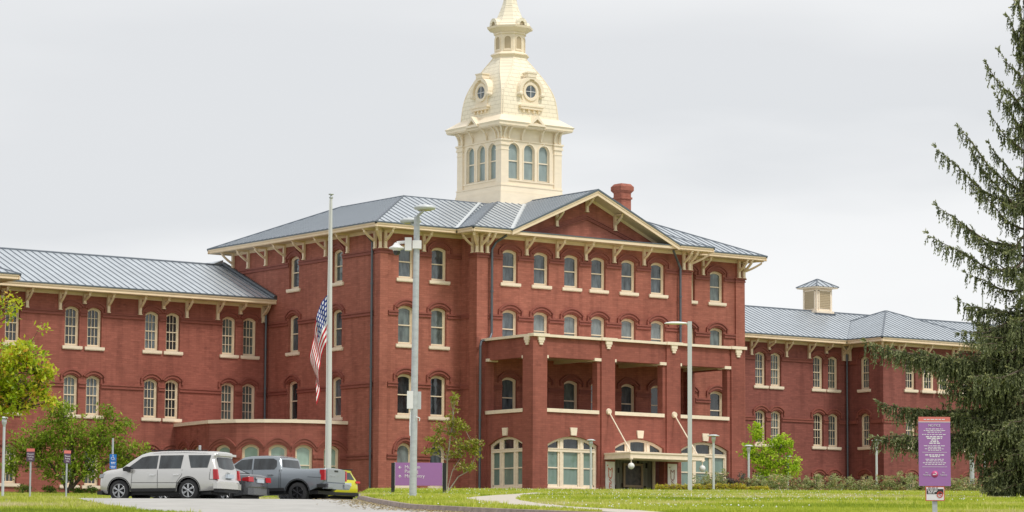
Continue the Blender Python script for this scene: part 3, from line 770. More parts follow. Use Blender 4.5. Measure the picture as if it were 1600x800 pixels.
BAY = am.build('curved_bay', M_brickw, BLD); ac.build('coping', M_sill, BAY)
for ab in HB:
    if ab.v: ab.build('hood_mould', M_trimr, BAY)

# ---- the two-storey porch
PY2, QX0, QX1 = -7.81, 6.97, 25.40; ZC = 10.38
pc, pcr, pk_ = MB(), MB(), MB()
PIERS = [(6.97, 8.15), (12.74, 13.89), (18.40, 19.62), (24.20, 25.40)]
BAYS = [(8.15, 12.74), (13.89, 18.40), (19.62, 24.20)]
AW, AH = 4.25, 3.50
holes = []
for k, (a, b) in enumerate(BAYS):
    holes.append(rect(a-.001, b-.28, 5.42, 9.05))
    c = (a+b)/2-.02
    if k == 1: holes.append([(c-AW/2, -.9), (c+AW/2, -.9)]+arch_loop(AW, AH, .55, z0=.33, x0=c)[2:])
    else: holes.append(arch_loop(AW, AH, .55, z0=.33, x0=c))
wall(pc, (0, PY2+.12, 0), (1, 0, 0), rect(QX0+.1, QX1-.1, -1, ZC-.01), holes, depth=.55, back=True)
sh = [rect(1.11, 5.4, 5.42, 9.05), arch_loop(3.9, AH, .5, z0=.33, x0=3.2)]
wall(pc, (QX0+.12, PY2, 0), (0, 1, 0), rect(.1, PY-PY2, -1, ZC-.02), sh, depth=.49, back=True, nrm=(1, 0, 0))
wall(pc, (QX1-.12, PY2, 0), (0, 1, 0), rect(.1, PY-PY2, -1, ZC-.02), sh, depth=.49, back=True, nrm=(-1, 0, 0))
for a, b in PIERS: pc.box(a, PY2, -1, b, PY2+.8, ZC)
for xa, xb in ((QX0, QX0+.7), (QX1-.7, QX1)): pc.box(xa, PY2+.8, -1, xb, PY2+1.15, ZC); pc.box(xa, PY-.5, -1, xb, PY, ZC)
pc.box(QX0+.3, PY2+.3, 4.7, QX1-.3, PY, 4.9)     # balcony floor
PORCH = pc.build('porch', M_porch, BLD)
ce = MB(); ce.box(QX0+.3, PY2+.3, 9.35, QX1-.3, PY, 9.5)
for a, b in PIERS: ce.box((a+b)/2-.18, PY2+.5, 9.12, (a+b)/2+.18, PY, 9.35)
ce.box(QX0+.4, PY2+.5, 9.08, QX1-.4, PY2+.72, 9.34)
ce.build('porch_ceiling', M_ceil, PORCH)
cp = MB(); cp.box(QX0-.1, PY2-.1, ZC, QX1+.1, PY2+.9, ZC+.17); cp.box(QX0-.1, PY2+.9, ZC, QX0+.6, PY, ZC+.17); cp.box(QX1-.6, PY2+.9, ZC, QX1+.1, PY, ZC+.17)
for a, b in PIERS: cp.box(a-.08, PY2-.18, ZC-.005, b+.08, PY2+.5, ZC+.2)
for a, b in BAYS: cp.box(a, PY2-.0, 5.40, b-.2, PY2+.72, 5.64)     # rail caps
for xx in (QX0, QX1-.72): cp.box(xx, PY2+1.1, 5.40, xx+.72, PY-.45, 5.64)
def pend(mb, x, y, ax):
    for hw, z0, z1, o in ((.26, 10.13, ZC, .13), (.20, 9.98, 10.13, .11), (.13, 9.83, 9.98, .09)):
        if ax == 'y': mb.box(x-hw, y-o, z0, x+hw, y, z1)
        else: mb.box(x-o, y-hw, z0, x, y+hw, z1)
pend(cp, 7.6, PY2, 'y'); pend(cp, 13.3, PY2, 'y'); pend(cp, 19.0, PY2, 'y'); pend(cp, 24.8, PY2, 'y'); pend(cp, QX0, PY2+.6, 'x')
for a, b in BAYS:
    cp.box(a-.14, PY2+.02, 8.97, a+.14, PY2+.85, 9.17); cp.box(b-.56, PY2+.02, 8.97, b-.0, PY2+.85, 9.17)
cp.box(QX0+.02, PY2+1.0, 8.97, QX0+.8, PY2+1.3, 9.17); cp.box(QX0+.02, PY-.85, 8.97, QX0+.8, PY-.45, 9.17)
def keyst(mb, x, y, ax):
    pts = [(-.22, 3.9), (.22, 3.9), (.29, 4.42), (-.29, 4.42)]
    if ax == 'y': mb.prism([(x+a, b) for a, b in pts], 'y', y-.1, y+.1)
    else: mb.prism([(y+a, b) for a, b in pts], 'x', x-.1, x+.1)
for k, (a, b) in enumerate(BAYS): keyst(cp, (a+b)/2-.02, PY2+.12, 'y')
keyst(cp, QX0+.12, PY2+3.2, 'x')
cp.build('coping', M_sill, PORCH)
# three-light arched windows
def tri_mesh(w, h, rise, upper_only=False, rec=.22):
    mb = MB(); o = arch_loop(w, h, rise, 16); w1, h1, r1 = inset(w, h, rise, .17); i1 = arch_loop(w1, h1, r1, 16, z0=.17)
    R1 = (w1*w1/4+r1*r1)/(2*r1); zc1 = .17+h1-R1
    if upper_only:
        zt_ = h-1.02
        ob = [(-w/2, zt_), (w/2, zt_)]+o[2:]; ib = [(-w1/2, zt_+.2), (w1/2, zt_+.2)]+i1[2:]
        ring(mb, ob, ib, rec, rec+.16)
    else: ring(mb, o, i1, rec, rec+.16)
    mu = w*.17; top = lambda x: zc1+sqrt(max(0, R1*R1-x*x))-.02
    for sg in (-1, 1):
        for xa, xb, y in ((mu-.10, mu+.36, rec+.04), (mu+.04, mu+.22, rec-.02)):
            mb.prism([(sg*xa, .1 if not upper_only else h-1.0), (sg*xb, .1 if not upper_only else h-1.0), (sg*xb, top(xb)+.1), (sg*xa, top(xa)+.08)], 'y', y, rec+.15)
    if not upper_only:
        mb.box(-w1/2, rec-.03, h-1.04, w1/2, rec+.13, h-.82); mb.box(-w1/2, rec-.06, h-.86, w1/2, rec+.13, h-.80)
        mb.box(-w1/2, rec+.05, 1.36, w1/2, rec+.12, 1.44)
        for x0, x1 in ((-w1/2, -mu-.3), (-mu+.06, mu-.06), (mu+.3, w1/2)):
            mb.box(x0, rec+.06, .17, x0+.07, rec+.11, h-1.0); mb.box(x1-.07, rec+.06, .17, x1, rec+.11, h-1.0)
            mb.box(x0, rec+.06, .17, x1, rec+.11, .3)
    mb.box(-w/2, rec-.1, -.0, w/2, rec+.2, .1) if not upper_only else None
    return mesh_of(mb, 'arched_window', M_sill)
def tri_pane(w, h, rise, lower, rec=.22):
    mb = MB(); w1, h1, r1 = inset(w, h, rise, .15); lp = arch_loop(w1, h1, r1, 16, z0=.15)
    if lower: fill(mb, [(-w1/2, .15), (w1/2, .15), (w1/2, h-.95), (-w1/2, h-.95)], rec+.12)
    else: fill(mb, [(-w1/2, h-.95), (w1/2, h-.95)]+lp[2:], rec+.125)
    return mesh_of(mb, 'pane', M_shade if lower else PANES[1])
for k, (a, b) in enumerate(BAYS):
    c = (a+b)/2-.02
    wo = mk('arched_window', tri_mesh(AW, AH, .55, k == 1), BLD, (c, PY2+.12, .33)); mk('pane', tri_pane(AW, AH, .55, False), wo)
    if k != 1: mk('pane', tri_pane(AW, AH, .55, True), wo)
wo = mk('arched_window', tri_mesh(3.9, AH, .5), BLD, (QX0+.12, PY2+3.2, .33), -pi/2); mk('pane', tri_pane(3.9, AH, .5, False), wo); mk('pane', tri_pane(3.9, AH, .5, True), wo)
# recessed entrance
en = MB(); en.box(13.9, PY2+1.6, -.5, 18.4, PY2+1.7, 2.75)
for i in range(34):
    x = 14.0+i*.128; en.box(x, PY2+1.56, -.5, x+.055, PY2+1.6, 2.7, 1)
random.seed(4)
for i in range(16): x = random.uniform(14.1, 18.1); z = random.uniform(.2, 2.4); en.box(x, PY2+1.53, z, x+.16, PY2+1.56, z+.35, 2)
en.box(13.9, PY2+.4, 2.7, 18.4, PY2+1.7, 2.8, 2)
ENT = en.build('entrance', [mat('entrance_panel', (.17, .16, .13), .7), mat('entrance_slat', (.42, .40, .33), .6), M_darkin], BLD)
pf = MB(); ring(pf, rect(15.75, 17.45, .62, 2.25), rect(15.9, 17.3, .78, 2.1), PY2+1.40, PY2+1.5); pf.build('poster_frame', mat('poster_frame_wood', (.42, .30, .19), .6), ENT)
pp = MB(); fill(pp, rect(15.9, 17.3, .78, 2.1), PY2+1.47); pp.build('poster', mat('poster_dark', (.045, .04, .04), .4, noise_=(3.5, .6, (1, 1, 1)), ramp2=(.13, .10, .075)), ENT)
jb = MB(); jb.box(17.95, PY2+.9, -.5, 18.12, PY2+1.05, 2.6); jb.build('door_post', M_cream, ENT)
# canopy with tie rods and globe lamps
can = MB(); can.box(12.99, -10.6, 2.42, 19.41, PY2+.1, 2.74); can.box(12.93, -10.66, 2.70, 19.47, PY2+.1, 2.80); can.box(12.96, -10.63, 2.38, 19.44, PY2+.1, 2.44); can.box(13.89, PY2-.2, 2.8, 18.4, PY2+.3, 2.95)
CAN = can.build('canopy', M_sill, BLD)
for x0, x1 in ((13.34, 13.15), (19.05, 18.9)):
    r_ = MB(); r_.tube((x0, PY2-.02, 5.6), (x1, -10.45, 2.8), .045); r_.lathe([(.001, 0), (.22, 0), (.22, .08), (.12, .14), (.001, .14)], (x0, PY2, 5.6), 14, axis='y'); 
    for v in range(len(r_.v)): pass
    r_.tube((x0, PY2, 5.6), (x0, PY2-.12, 5.6), .22, .18, 14)
    r_.build('tie_rod', M_sill, CAN)
for x in (13.1, 19.25):
    g = MB(); g.sphere((x, -10.55, 1.86), .225, 16); go = g.build('globe_lamp', M_glassg, CAN)
    g = MB(); g.tube((x, -10.55, 2.05), (x, -10.55, 2.4), .035); g.tube((x, -10.55, 2.30), (x, -10.55, 2.39), .13); g.build('stem', M_sill, go)
# 'MUSEUM' banners
def text_mesh(s, size, m, parent, loc, rot=(pi/2, 0, 0), align='LEFT', name='lettering', ext=.004, space=1.0):
    cu = bpy.data.curves.new('txt', 'FONT'); cu.body = s; cu.size = size; cu.align_x = align; cu.extrude = ext; cu.space_line = space; cu.resolution_u = 3
    tmp = bpy.data.objects.new('tmp_txt', cu); COL.objects.link(tmp)
    dg = bpy.context.evaluated_depsgraph_get(); me = bpy.data.meshes.new_from_object(tmp.evaluated_get(dg)); bpy.data.objects.remove(tmp)
    me.materials.clear(); me.materials.append(m)
    o = bpy.data.objects.new(name, me); COL.objects.link(o); o.parent = parent; o.location = loc; o.rotation_euler = rot; return o
M_ban = mat('banner_cloth', (.84, .81, .77), .7, noise_=(2, .1, (1, 1, 1)))
for x0, x1, colr, lab in ((13.05, 13.84, (.66, .16, .08), 'white vertical banner with orange letters left of the museum door'), (18.44, 19.25, (.36, .19, .15), 'white vertical banner with faded brown letters right of the museum door')):
    b = MB(); b.box(x0, PY2-.05, .0, x1, PY2-.03, 2.22); b.box(x0, PY2-.06, 2.19, x1, PY2-.02, 2.24)
    t_ = thing('banner', lab, 'banner', (0, 0, 0), group='museum banners flanking the entrance'); b.build('cloth', M_ban, t_)
    ml = mat('banner_letter', colr, .7)
    for i, c in enumerate('MUSEUM'):
        text_mesh(c, .50, ml, t_, ((x0+x1)/2, PY2-.065, 1.50-i*.36), align='CENTER', name='letter').scale = (1.15, 1, .85)
    e = MB(); e.prism([(x0+.10, 2.02), (x0+.17, 1.92), (x0+.24, 2.02)], 'y', PY2-.062, PY2-.052); e.build('emblem', ml, t_)

# ================================================================== tower
TC = (15.95, 7.19); TH = 2.60
tb = MB(); frust(tb, TC, TH+.28, 20.5, TH+.22, 21.75); tb.box(TC[0]-TH-.20, TC[1]-TH-.2, 21.75, TC[0]+TH+.2, TC[1]+TH+.2, 21.9); frust(tb, TC, TH+.17, 21.9, TH+.13, 22.3)
tb.box(TC[0]-TH-.17, TC[1]-TH-.17, 22.27, TC[0]+TH+.17, TC[1]+TH+.17, 22.36)
fx, fy = TC[0]-TH, TC[1]-TH
TWIN = [1.07, 2.44, 3.77]; TWW = .98
hl = [arch_loop(TWW, 2.62, TWW/2-.002, 14, z0=22.80, x0=c) for c in TWIN]
wall(tb, (fx, fy, 0), (1, 0, 0), rect(0, 2*TH, 22.3, 26.6), hl, depth=.3)
hl2 = [arch_loop(TWW, 2.62, TWW/2-.002, 14, z0=22.80, x0=2*TH-c) for c in (1.43, 2.76, 4.13)]
wall(tb, (fx, fy, 0), (0, 1, 0), rect(0, 2*TH, 22.3, 26.6), hl2, depth=.3, nrm=(1, 0, 0))
wall(tb, (fx+2*TH, fy, 0), (0, 1, 0), rect(0, 2*TH, 22.3, 26.6), [], nrm=(-1, 0, 0)); wall(tb, (fx, fy+2*TH, 0), (1, 0, 0), rect(0, 2*TH, 22.3, 26.6), [], nrm=(0, -1, 0))
for sx in (-1, 1):
    for sy in (-1, 1):
        x = TC[0]+sx*(TH-.22); y = TC[1]+sy*(TH-.22)
        tb.box(x-.33, y-.33, 22.36, x+.33, y+.33, 25.30); tb.box(x-.40, y-.40, 25.2, x+.40, y+.40, 25.32); tb.box(x-.36, y-.36, 24.85, x+.36, y+.36, 24.92)
        tb.box(x-.37, y-.37, 25.32, x+.37, y+.37, 25.52); tb.box(x-.44, y-.44, 25.52, x+.44, y+.44, 25.64); tb.box(x-.30, y-.30, 25.64, x+.30, y+.30, 26.6)
tb.box(TC[0]-TH-.05, fy-.07, 25.56, TC[0]+TH+.05, fy, 25.64); tb.box(fx-.07, fy, 25.56, fx, TC[1]+TH, 25.64)
tb.box(TC[0]-TH+.5, fy-.06, 22.68, TC[0]+TH-.5, fy, 22.78); tb.box(fx-.06, fy+.5, 22.68, fx, TC[1]+TH-.5, 22.78)
for c in TWIN: tb.box(fx+c-.06, fy-.05, 25.45, fx+c+.06, fy, 25.62)
TOW = tb.build('tower', M_tower, BLD)
def tower_win():
    mb = MB(); w, h = TWW, 2.62; r = w/2-.002
    ring(mb, arch_loop(w+.14, h+.07, r+.07, 14), arch_loop(w-.02, h-.01, r-.01, 14), -.05, .0); 
    w1, h1 = w-.14, h-.14; ring(mb, arch_loop(w, h, r, 14), arch_loop(w1, h1, w1/2-.002, 14, z0=.07), .12, .22)
    mb.box(-w/2, .13, 1.30, w/2, .22, 1.38)
    return mesh_of(mb, 'tower_window', M_tower)
twm = tower_win()
def tw_pane():
    mb = MB(); w1 = TWW-.1; fill(mb, arch_loop(w1, 2.52, w1/2-.002, 14, z0=.05), .2); return mesh_of(mb, 'pane', [glass_mat('tower_pane', (.27, .34, .335), .15)])
twp = tw_pane()
for c in TWIN:
    mk('tower_window', twm, TOW, (fx+c, fy, 22.80)); mk('tower_pane', twp, TOW, (fx+c, fy, 22.80))
for c in (1.43, 2.76, 4.13):
    mk('tower_window', twm, TOW, (fx, fy+2*TH-c, 22.80), -pi/2); mk('tower_pane', twp, TOW, (fx, fy+2*TH-c, 22.80), -pi/2)
# cornice
co = MB(); EH = 3.30
co.box(TC[0]-EH+.05, TC[1]-EH+.05, 26.50, TC[0]+EH-.05, TC[1]+EH-.05, 26.58)
co.box(TC[0]-EH, TC[1]-EH, 26.58, TC[0]+EH, TC[1]+EH, 26.72); frust(co, TC, EH, 26.72, EH+.08, 26.85)
frust(co, TC, EH+.06, 26.85, 2.62, 27.42)
for ax in (0, 1):       # small pediments on the cornice
    c = Vector((TC[0], TC[1]-EH-.12, 0)) if ax == 0 else Vector((TC[0]-EH-.12, TC[1], 0))
    o_ = lambda x, y, z: Vector((c.x+x, c.y+y, z)) if ax == 0 else Vector((c.x+y, c.y-x, z))
    for (w_, z0, z1, d0, d1, mi) in ((.78, 26.66, 27.46, 0, 1.2, 0),):
        pts = [(-w_, z0), (w_, z0), (0, z1)]; inn = [(-w_+.36, z0+.16), (w_-.36, z0+.16), (0, z1-.28)]
        vs = [o_(p[0], 0, p[1]) for p in pts]+[o_(p[0], 0, p[1]) for p in inn]+[o_(p[0], 1.3, p[1]) for p in pts]+[o_(p[0], .12, p[1]) for p in inn]
        co.add(vs, [(0, 1, 4, 3), (1, 2, 5, 4), (2, 0, 3, 5), (1, 2, 8, 7), (2, 0, 6, 8), (3, 4, 10, 9), (4, 5, 11, 10), (5, 3, 9, 11)], 0)
        co.add([o_(p[0], .12, p[1]) for p in inn], [(0, 1, 2)], 1)
co.build('cornice', [M_tower, M_louver], TOW)
def tbr():
    mb = MB(); n = 8; vs = []
    for i in range(n+1):
        t = i/n*pi/2; vs.append((-.62*(1-cos(t)), 25.72-25.72+.80*sin(t)))
    low = [(y+.11 if i else y, z-.02) for i, (y, z) in enumerate(vs)]
    pts = [(-.0, 0)]+[(y-.09, z) for y, z in vs]+[(-.5, .80)]+[(y+.04, z-.0) for y, z in reversed(vs[1:-1])]
    o = []
    for i in range(n+1):
        o.append((vs[i][0]-.10, vs[i][1]))
    inn = [(min(0, y+.03), z) for y, z in vs][::-1]
    mb.prism(o+inn, 'x', -.06, .06)
    return mesh_of(mb, 'cornice_bracket', M_tower)
tbm = tbr()
for c in (.12, .55, 1.75, 3.45, 4.65, 5.08):
    mk('cornice_bracket', tbm, TOW, (fx+c, fy-.06, 25.70)); mk('cornice_bracket', tbm, TOW, (fx-.06, fy+c, 25.70), -pi/2)
mk('cornice_bracket', tbm, TOW, (fx-.05, fy-.05, 25.70), -pi/4)
# dome: square plan with chamfered corners growing to an octagon
def shingle(name, base, dark):
    m = bpy.data.materials.new(name); m.use_nodes = True; n = m.node_tree.nodes; l = m.node_tree.links
    b = n['Principled BSDF']; b.inputs['Roughness'].default_value = .4
    t = n.new('ShaderNodeTexCoord'); s = n.new('ShaderNodeSeparateXYZ'); l.new(t.outputs['Object'], s.inputs[0])
    a = n.new('ShaderNodeMath'); l.new(s.outputs[0], a.inputs[0]); l.new(s.outputs[1], a.inputs[1])
    c = n.new('ShaderNodeCombineXYZ'); l.new(a.outputs[0], c.inputs[0]); l.new(s.outputs[2], c.inputs[1])
    br = n.new('ShaderNodeTexBrick'); l.new(c.outputs[0], br.inputs[0]); br.inputs['Scale'].default_value = 1
    br.inputs['Brick Width'].default_value = .62; br.inputs['Row Height'].default_value = .30; br.inputs['Mortar Size'].default_value = .014; br.inputs['Mortar Smooth'].default_value = .2
    br.inputs['Color1'].default_value = (*base, 1); br.inputs['Color2'].default_value = (*[x*.93 for x in base], 1); br.inputs['Mortar'].default_value = (*dark, 1)
    z = n.new('ShaderNodeTexNoise'); z.inputs['Scale'].default_value = 1.2; z.inputs['Detail'].default_value = 6; l.new(t.outputs['Object'], z.inputs[0])
    mm = n.new('ShaderNodeMix'); mm.data_type = 'RGBA'; l.new(z.outputs[0], mm.inputs[0]); l.new(br.outputs[0], mm.inputs[6]); mm.inputs[7].default_value = (*base, 1)
    l.new(mm.outputs[2], b.inputs['Base Color'])
    bp = n.new('ShaderNodeBump'); bp.inputs['Strength'].default_value = .7; bp.inputs['Distance'].default_value = .02; bp.invert = True
    l.new(br.outputs['Fac'], bp.inputs['Height']); l.new(bp.outputs[0], b.inputs['Normal'])
    return m
M_shin = shingle('painted_metal_shingle', (.90, .82, .65), (.42, .36, .25))
PROF = [(27.30, 2.58), (27.7, 2.55), (28.36, 2.49), (28.9, 2.41), (29.3, 2.33), (29.8, 2.20), (30.33, 2.02), (30.8, 1.82), (31.27, 1.58), (31.6, 1.39), (31.9, 1.21), (32.05, 1.14)]
dm = MB()
def octo(h, ch): return [(-h+ch, -h), (h-ch, -h), (h, -h+ch), (h, h-ch), (h-ch, h), (-h+ch, h), (-h, h-ch), (-h, -h+ch)]
rings = []
for i, (z, h) in enumerate(PROF):
    ch_ = .10+(.586*h-.10)*max(0, (z-29.0)/(32.05-29.0))**1.5
    rings.append([(TC[0]+x, TC[1]+y, z) for x, y in octo(h, ch_)])
vs = [p for r in rings for p in r]
dm.add(vs, [(j*8+i, j*8+(i+1) % 8, j*8+8+(i+1) % 8, j*8+8+i) for j in range(len(rings)-1) for i in range(8)], 0)
DOME = dm.build('dome', M_shin, TOW)
for k in (1, 2, 6, 7, 0, 5, 3, 4):      # hip ribs
    pass
for k in range(8):
    rb = MB()
    for a, b in zip(rings, rings[1:]): rb.tube(a[k], b[k], .035, .035, 5)
    rb.build('hip_roll', M_tower, TOW)
# round dormer windows
def oculus():
    mb = MB()
    R0 = .42
    def circ(r, n=20, dz=0, rx=1): return [(r*rx*cos(2*pi*i/n), r*sin(2*pi*i/n)+dz) for i in range(n)]
    # body: a shaped board
    body = [(-.72, -1.15), (.72, -1.15), (.62, -.55), (.80, 0)]+[(.80*cos(t), .80*sin(t)) for t in [pi*k/10 for k in range(1, 10)]]+[(-.80, 0), (-.62, -.55)]
    mb.prism(body, 'y', 0, 1.1)
    ring(mb, circ(.60), circ(.44), -.10, 0)
    ring(mb, circ(.46), circ(.40), -.05, 0)
    # hood arc with scroll ends and a raised centre
    n = 14
    for i in range(n):
        a0, a1 = pi*(-.06+1.12*i/n), pi*(-.06+1.12*(i+1)/n)
        if .40*pi < (a0+a1)/2 < .60*pi: rr = (.80, 1.12)
        else: rr = (.74, .96)
        vs = [(r*cos(a), y, r*sin(a)) for a in (a0, a1) for r in rr for y in (-.24, .5)]
        mb.add(vs, [(0, 1, 3, 2), (4, 6, 7, 5), (0, 4, 5, 1), (2, 3, 7, 6), (0, 2, 6, 4), (1, 5, 7, 3)])
    for sg in (-1, 1):
        mb.lathe([(.001, -.28), (.15, -.28), (.15, .4)], (sg*.86, 0, -.20), 10, axis='y')
    mb.box(-.34, -.28, .92, .34, .5, 1.16); mb.box(-.40, -.32, 1.16, .40, .5, 1.24)
    mb.box(-.86, -.30, -1.18, .86, .6, -1.02); mb.box(-.95, -.36, -1.02, .95, .6, -.92)
    for x in (-.6, .6, -.2, .2): mb.box(x-.06, -.2, -1.36, x+.06, .5, -1.18)
    mb.box(-.018, -.07, -.42, .018, -.02, .42, 1); mb.box(-.42, -.07, -.018, .42, -.02, .018, 1)
    p = MB(); fill(p, circ(.45), -.03)
    return mesh_of(mb, 'round_dormer', [M_tower, M_white]), mesh_of(p, 'dormer_pane', PANES[0])
ocm, ocp = oculus()
OZ = 29.28
for loc, rz in (((TC[0], TC[1]-2.52, OZ), 0), ((TC[0]-2.52, TC[1], OZ), -pi/2)):
    for o_ in (mk('round_dormer', ocm, TOW, loc, rz), mk('dormer_pane', ocp, TOW, loc, rz)): o_.scale = (1.12, .85, 1.12)
# lantern
ln_ = MB(); O8 = pi/8; k8 = 1/cos(pi/8)
ln_.lathe([(1.16*k8, 31.95), (1.26*k8, 32.14), (1.34*k8, 32.18), (1.34*k8, 32.24), (1.10*k8, 32.38), (1.06*k8, 32.42), (1.03*k8, 33.70), (1.13*k8, 33.74), (1.13*k8, 33.84), (1.08*k8, 33.86), (1.38*k8, 34.08), (1.56*k8, 34.14), (1.60*k8, 34.28), (1.45*k8, 34.33), (1.30*k8, 34.36)], (TC[0], TC[1], 0), 8, smooth=False, rot=O8)
for i in range(8):
    a = i*pi/4-pi/2; M_ = Matrix.Translation((TC[0], TC[1], 0)) @ Matrix.Rotation(a+pi/2, 4, 'Z')
    lp = arch_loop(.46, .98, .225, 8, z0=32.55)
    ln_.add([M_ @ Vector((p[0], -1.055, p[1])) for p in lp], [tuple(range(len(lp)))], 1)
    ol = arch_loop(.58, 1.09, .285, 8, z0=32.49)
    t_ = MB(); ring(t_, ol, lp, -1.10, -1.03); ln_.add([M_ @ Vector(v) for v in t_.v], t_.f, 0)
LAN = ln_.build('lantern', [M_tower, M_louver], TOW)
sp_ = MB(); prof = [(1.34*k8, 34.34), (1.12*k8, 34.62), (.90*k8, 35.0), (.70*k8, 35.5), (.53*k8, 36.0), (.42*k8, 36.5), (.29*k8, 37.3), (.16*k8, 38.2), (.05, 39.0)]
sp_.lathe(prof, (TC[0], TC[1], 0), 8, smooth=False, rot=O8)
sp_.sphere((TC[0], TC[1], 39.1), .18)
for a in (-pi/2, pi, 0, pi/2):   # round-headed eyelets above the lantern cornice
    M_ = Matrix.Translation((TC[0], TC[1], 34.33)) @ Matrix.Rotation(a+pi/2, 4, 'Z')
    t_ = MB(); n_ = 10
    o = [(.44*cos(pi*i/n_), .52*sin(pi*i/n_)) for i in range(n_+1)]; i_ = [(.21*cos(pi*i/n_), .28*sin(pi*i/n_)) for i in range(n_+1)]
    ring(t_, o, i_, -1.52, -.75); sp_.add([M_ @ Vector(v) for v in t_.v], t_.f, 0)
    sp_.add([M_ @ Vector((p[0], -1.42, p[1])) for p in i_], [tuple(range(len(i_)))], 1)
sp_.build('spire', [M_shin, M_louver], TOW)

# ---- louvred cupola on the right wing
CU = (57.9, 20.6); h_ = .86
cu = MB(); frust(cu, CU, h_+.22, 15.5, h_+.2, 16.75, 2); cu.box(CU[0]-h_-.12, CU[1]-h_-.12, 16.75, CU[0]+h_+.12, CU[1]+h_+.12, 16.95)
cu.box(CU[0]-h_, CU[1]-h_, 16.95, CU[0]+h_, CU[1]+h_, 18.85)
for ax in (0, 1):
    M_ = Matrix.Translation((CU[0], CU[1], 0)) @ Matrix.Rotation(-pi/2*ax, 4, 'Z')
    cu.box(-.60, -h_-.02, 17.15, .60, -h_, 18.6, 1, M_)
    for i in range(10): cu.box(-.60, -h_-.05, 17.18+i*.142, .60, -h_-.02, 17.25+i*.142, 1, M_)
    for x in (-.65, .65): cu.box(x-.05, -h_-.07, 17.1, x+.05, -h_, 18.65, 0, M_)
    cu.box(-.70, -h_-.07, 18.6, .70, -h_, 18.7, 0, M_)
cu.box(CU[0]-h_-.36, CU[1]-h_-.36, 18.85, CU[0]+h_+.36, CU[1]+h_+.36, 18.95)
CUP = cu.build('cupola', [M_sill, M_louver, M_pipe], BLD)
cr_ = MB(); hip_solid(cr_, CU[0]-h_-.42, CU[1]-h_-.42, CU[0]+h_+.42, CU[1]+h_+.42, 18.96, 19.66, .56); cr_.build('cupola_roof', [M_roof, M_seam], CUP)

# ================================================================== street furniture
def pole_thing(name, label, cat, p, group=None): return thing(name, label, cat, p, -YAW, group)    # local x = right in the photograph, local -y = towards the viewer
# tall area light with disc heads and a security camera
p = at(645, 104, .14); H = 9.85
t = pole_thing('lamp_post', 'tall grey steel lamp post with two round disc heads and a white dome camera', 'lamp post', p)
m = MB(); m.tube((0, 0, 0), (.06, 0, H-.25), .125, .10, 16); m.tube((0, 0, 0), (0, 0, .06), .2, .2, 16); m.build('pole', M_galv, t)
for dx, dz, dy in ((.28, 0, -.35), (-.22, -.35, .5)):
    m = MB(); m.lathe([(.001, -.06), (.25, -.07), (.36, -.03), (.38, .03), (.25, .10), (.08, .13), (.001, .13)], (dx+.05, dy, H+dz), 24); h = m.build('lamp_head', M_galvl, t)
    m = MB(); m.tube((.06, 0, H+dz-.25), (dx+.05, dy, H+dz-.04), .05, .05); m.build('arm', M_galv, h)
    m = MB(); m.lathe([(.001, -.075), (.22, -.075)], (dx+.05, dy, H+dz), 20); m.build('lens', mat('lamp_lens', (.45, .38, .25), .3), h)
m = MB(); m.box(-.34, -.16, H-1.42, -.11, .1, H-.98); m.box(-.08, -.17, H-1.36, .22, .14, H-1.08); m.tube((-.3, -.02, H-1.12), (-.62, -.02, H-1.16), .05, .06); CB = m.build('camera_box', M_white, t)
m = MB(); m.lathe([(.001, .12), (.07, .12), (.14, .02), (.27, -.05), (.27, -.09), (.14, -.12), (.13, -.16)], (-.62, -.02, H-1.27), 20); m.build('camera_housing', M_white, CB)
m = MB(); m.lathe([(.125, .0), (.12, -.08), (.07, -.14), (.001, -.155)], (-.62, -.02, H-1.43), 16); m.build('camera_dome', mat('camera_dome', (.05, .05, .06), .1), CB)
m = MB(); m.box(-.22, -.20, 3.02, -.01, -.12, 3.62); m.build('control_box', M_white, t)
m = MB(); m.box(.04, .12, 3.02, .25, .16, 3.62); m.build('sign_back', M_galvl, t)
m = MB(); m.path([(-.1, -.14, 3.0), (-.12, -.14, 2.4), (-.11, -.14, 2.1)], .018); m.path([(.1, -.13, 2.75), (.22, -.13, 2.7), (.2, -.13, 2.6)], .015); m.build('cable', M_white, t)
# curved-head street light in front of the porch
p = at(1078, 182, .1)
for _ in range(1): pass
zt = p.z
k = 0
while project((p.x, p.y, zt))[1] > 503 and k < 400: zt += .05; k += 1
H = zt-p.z
t = pole_thing('street_light', 'slim grey street light with a curved flat head in front of the porch', 'street light', p)
m = MB(); m.box(-.125, -.1, 0, .125, .1, H); m.build('pole', M_galvl, t)
m = MB(); n_ = 12
m.lathe([(.001, -.75), (.12, -.62), (.20, -.3), (.21, .1), (.14, .5), (.05, .72), (.001, .75)], (0, 0, 0), 14, axis='y')
m.v = [(v[1]-.78, v[0], (v[2]*.55 if v[2] > 0 else v[2]*.3)+H-.12) for v in m.v]
h = m.build('lamp_head', M_white, t)
m = MB(); m.path([(0, 0, H-.5), (-.05, 0, H-.25), (-.2, 0, H-.12)], .05); m.build('arm', M_galvl, h)
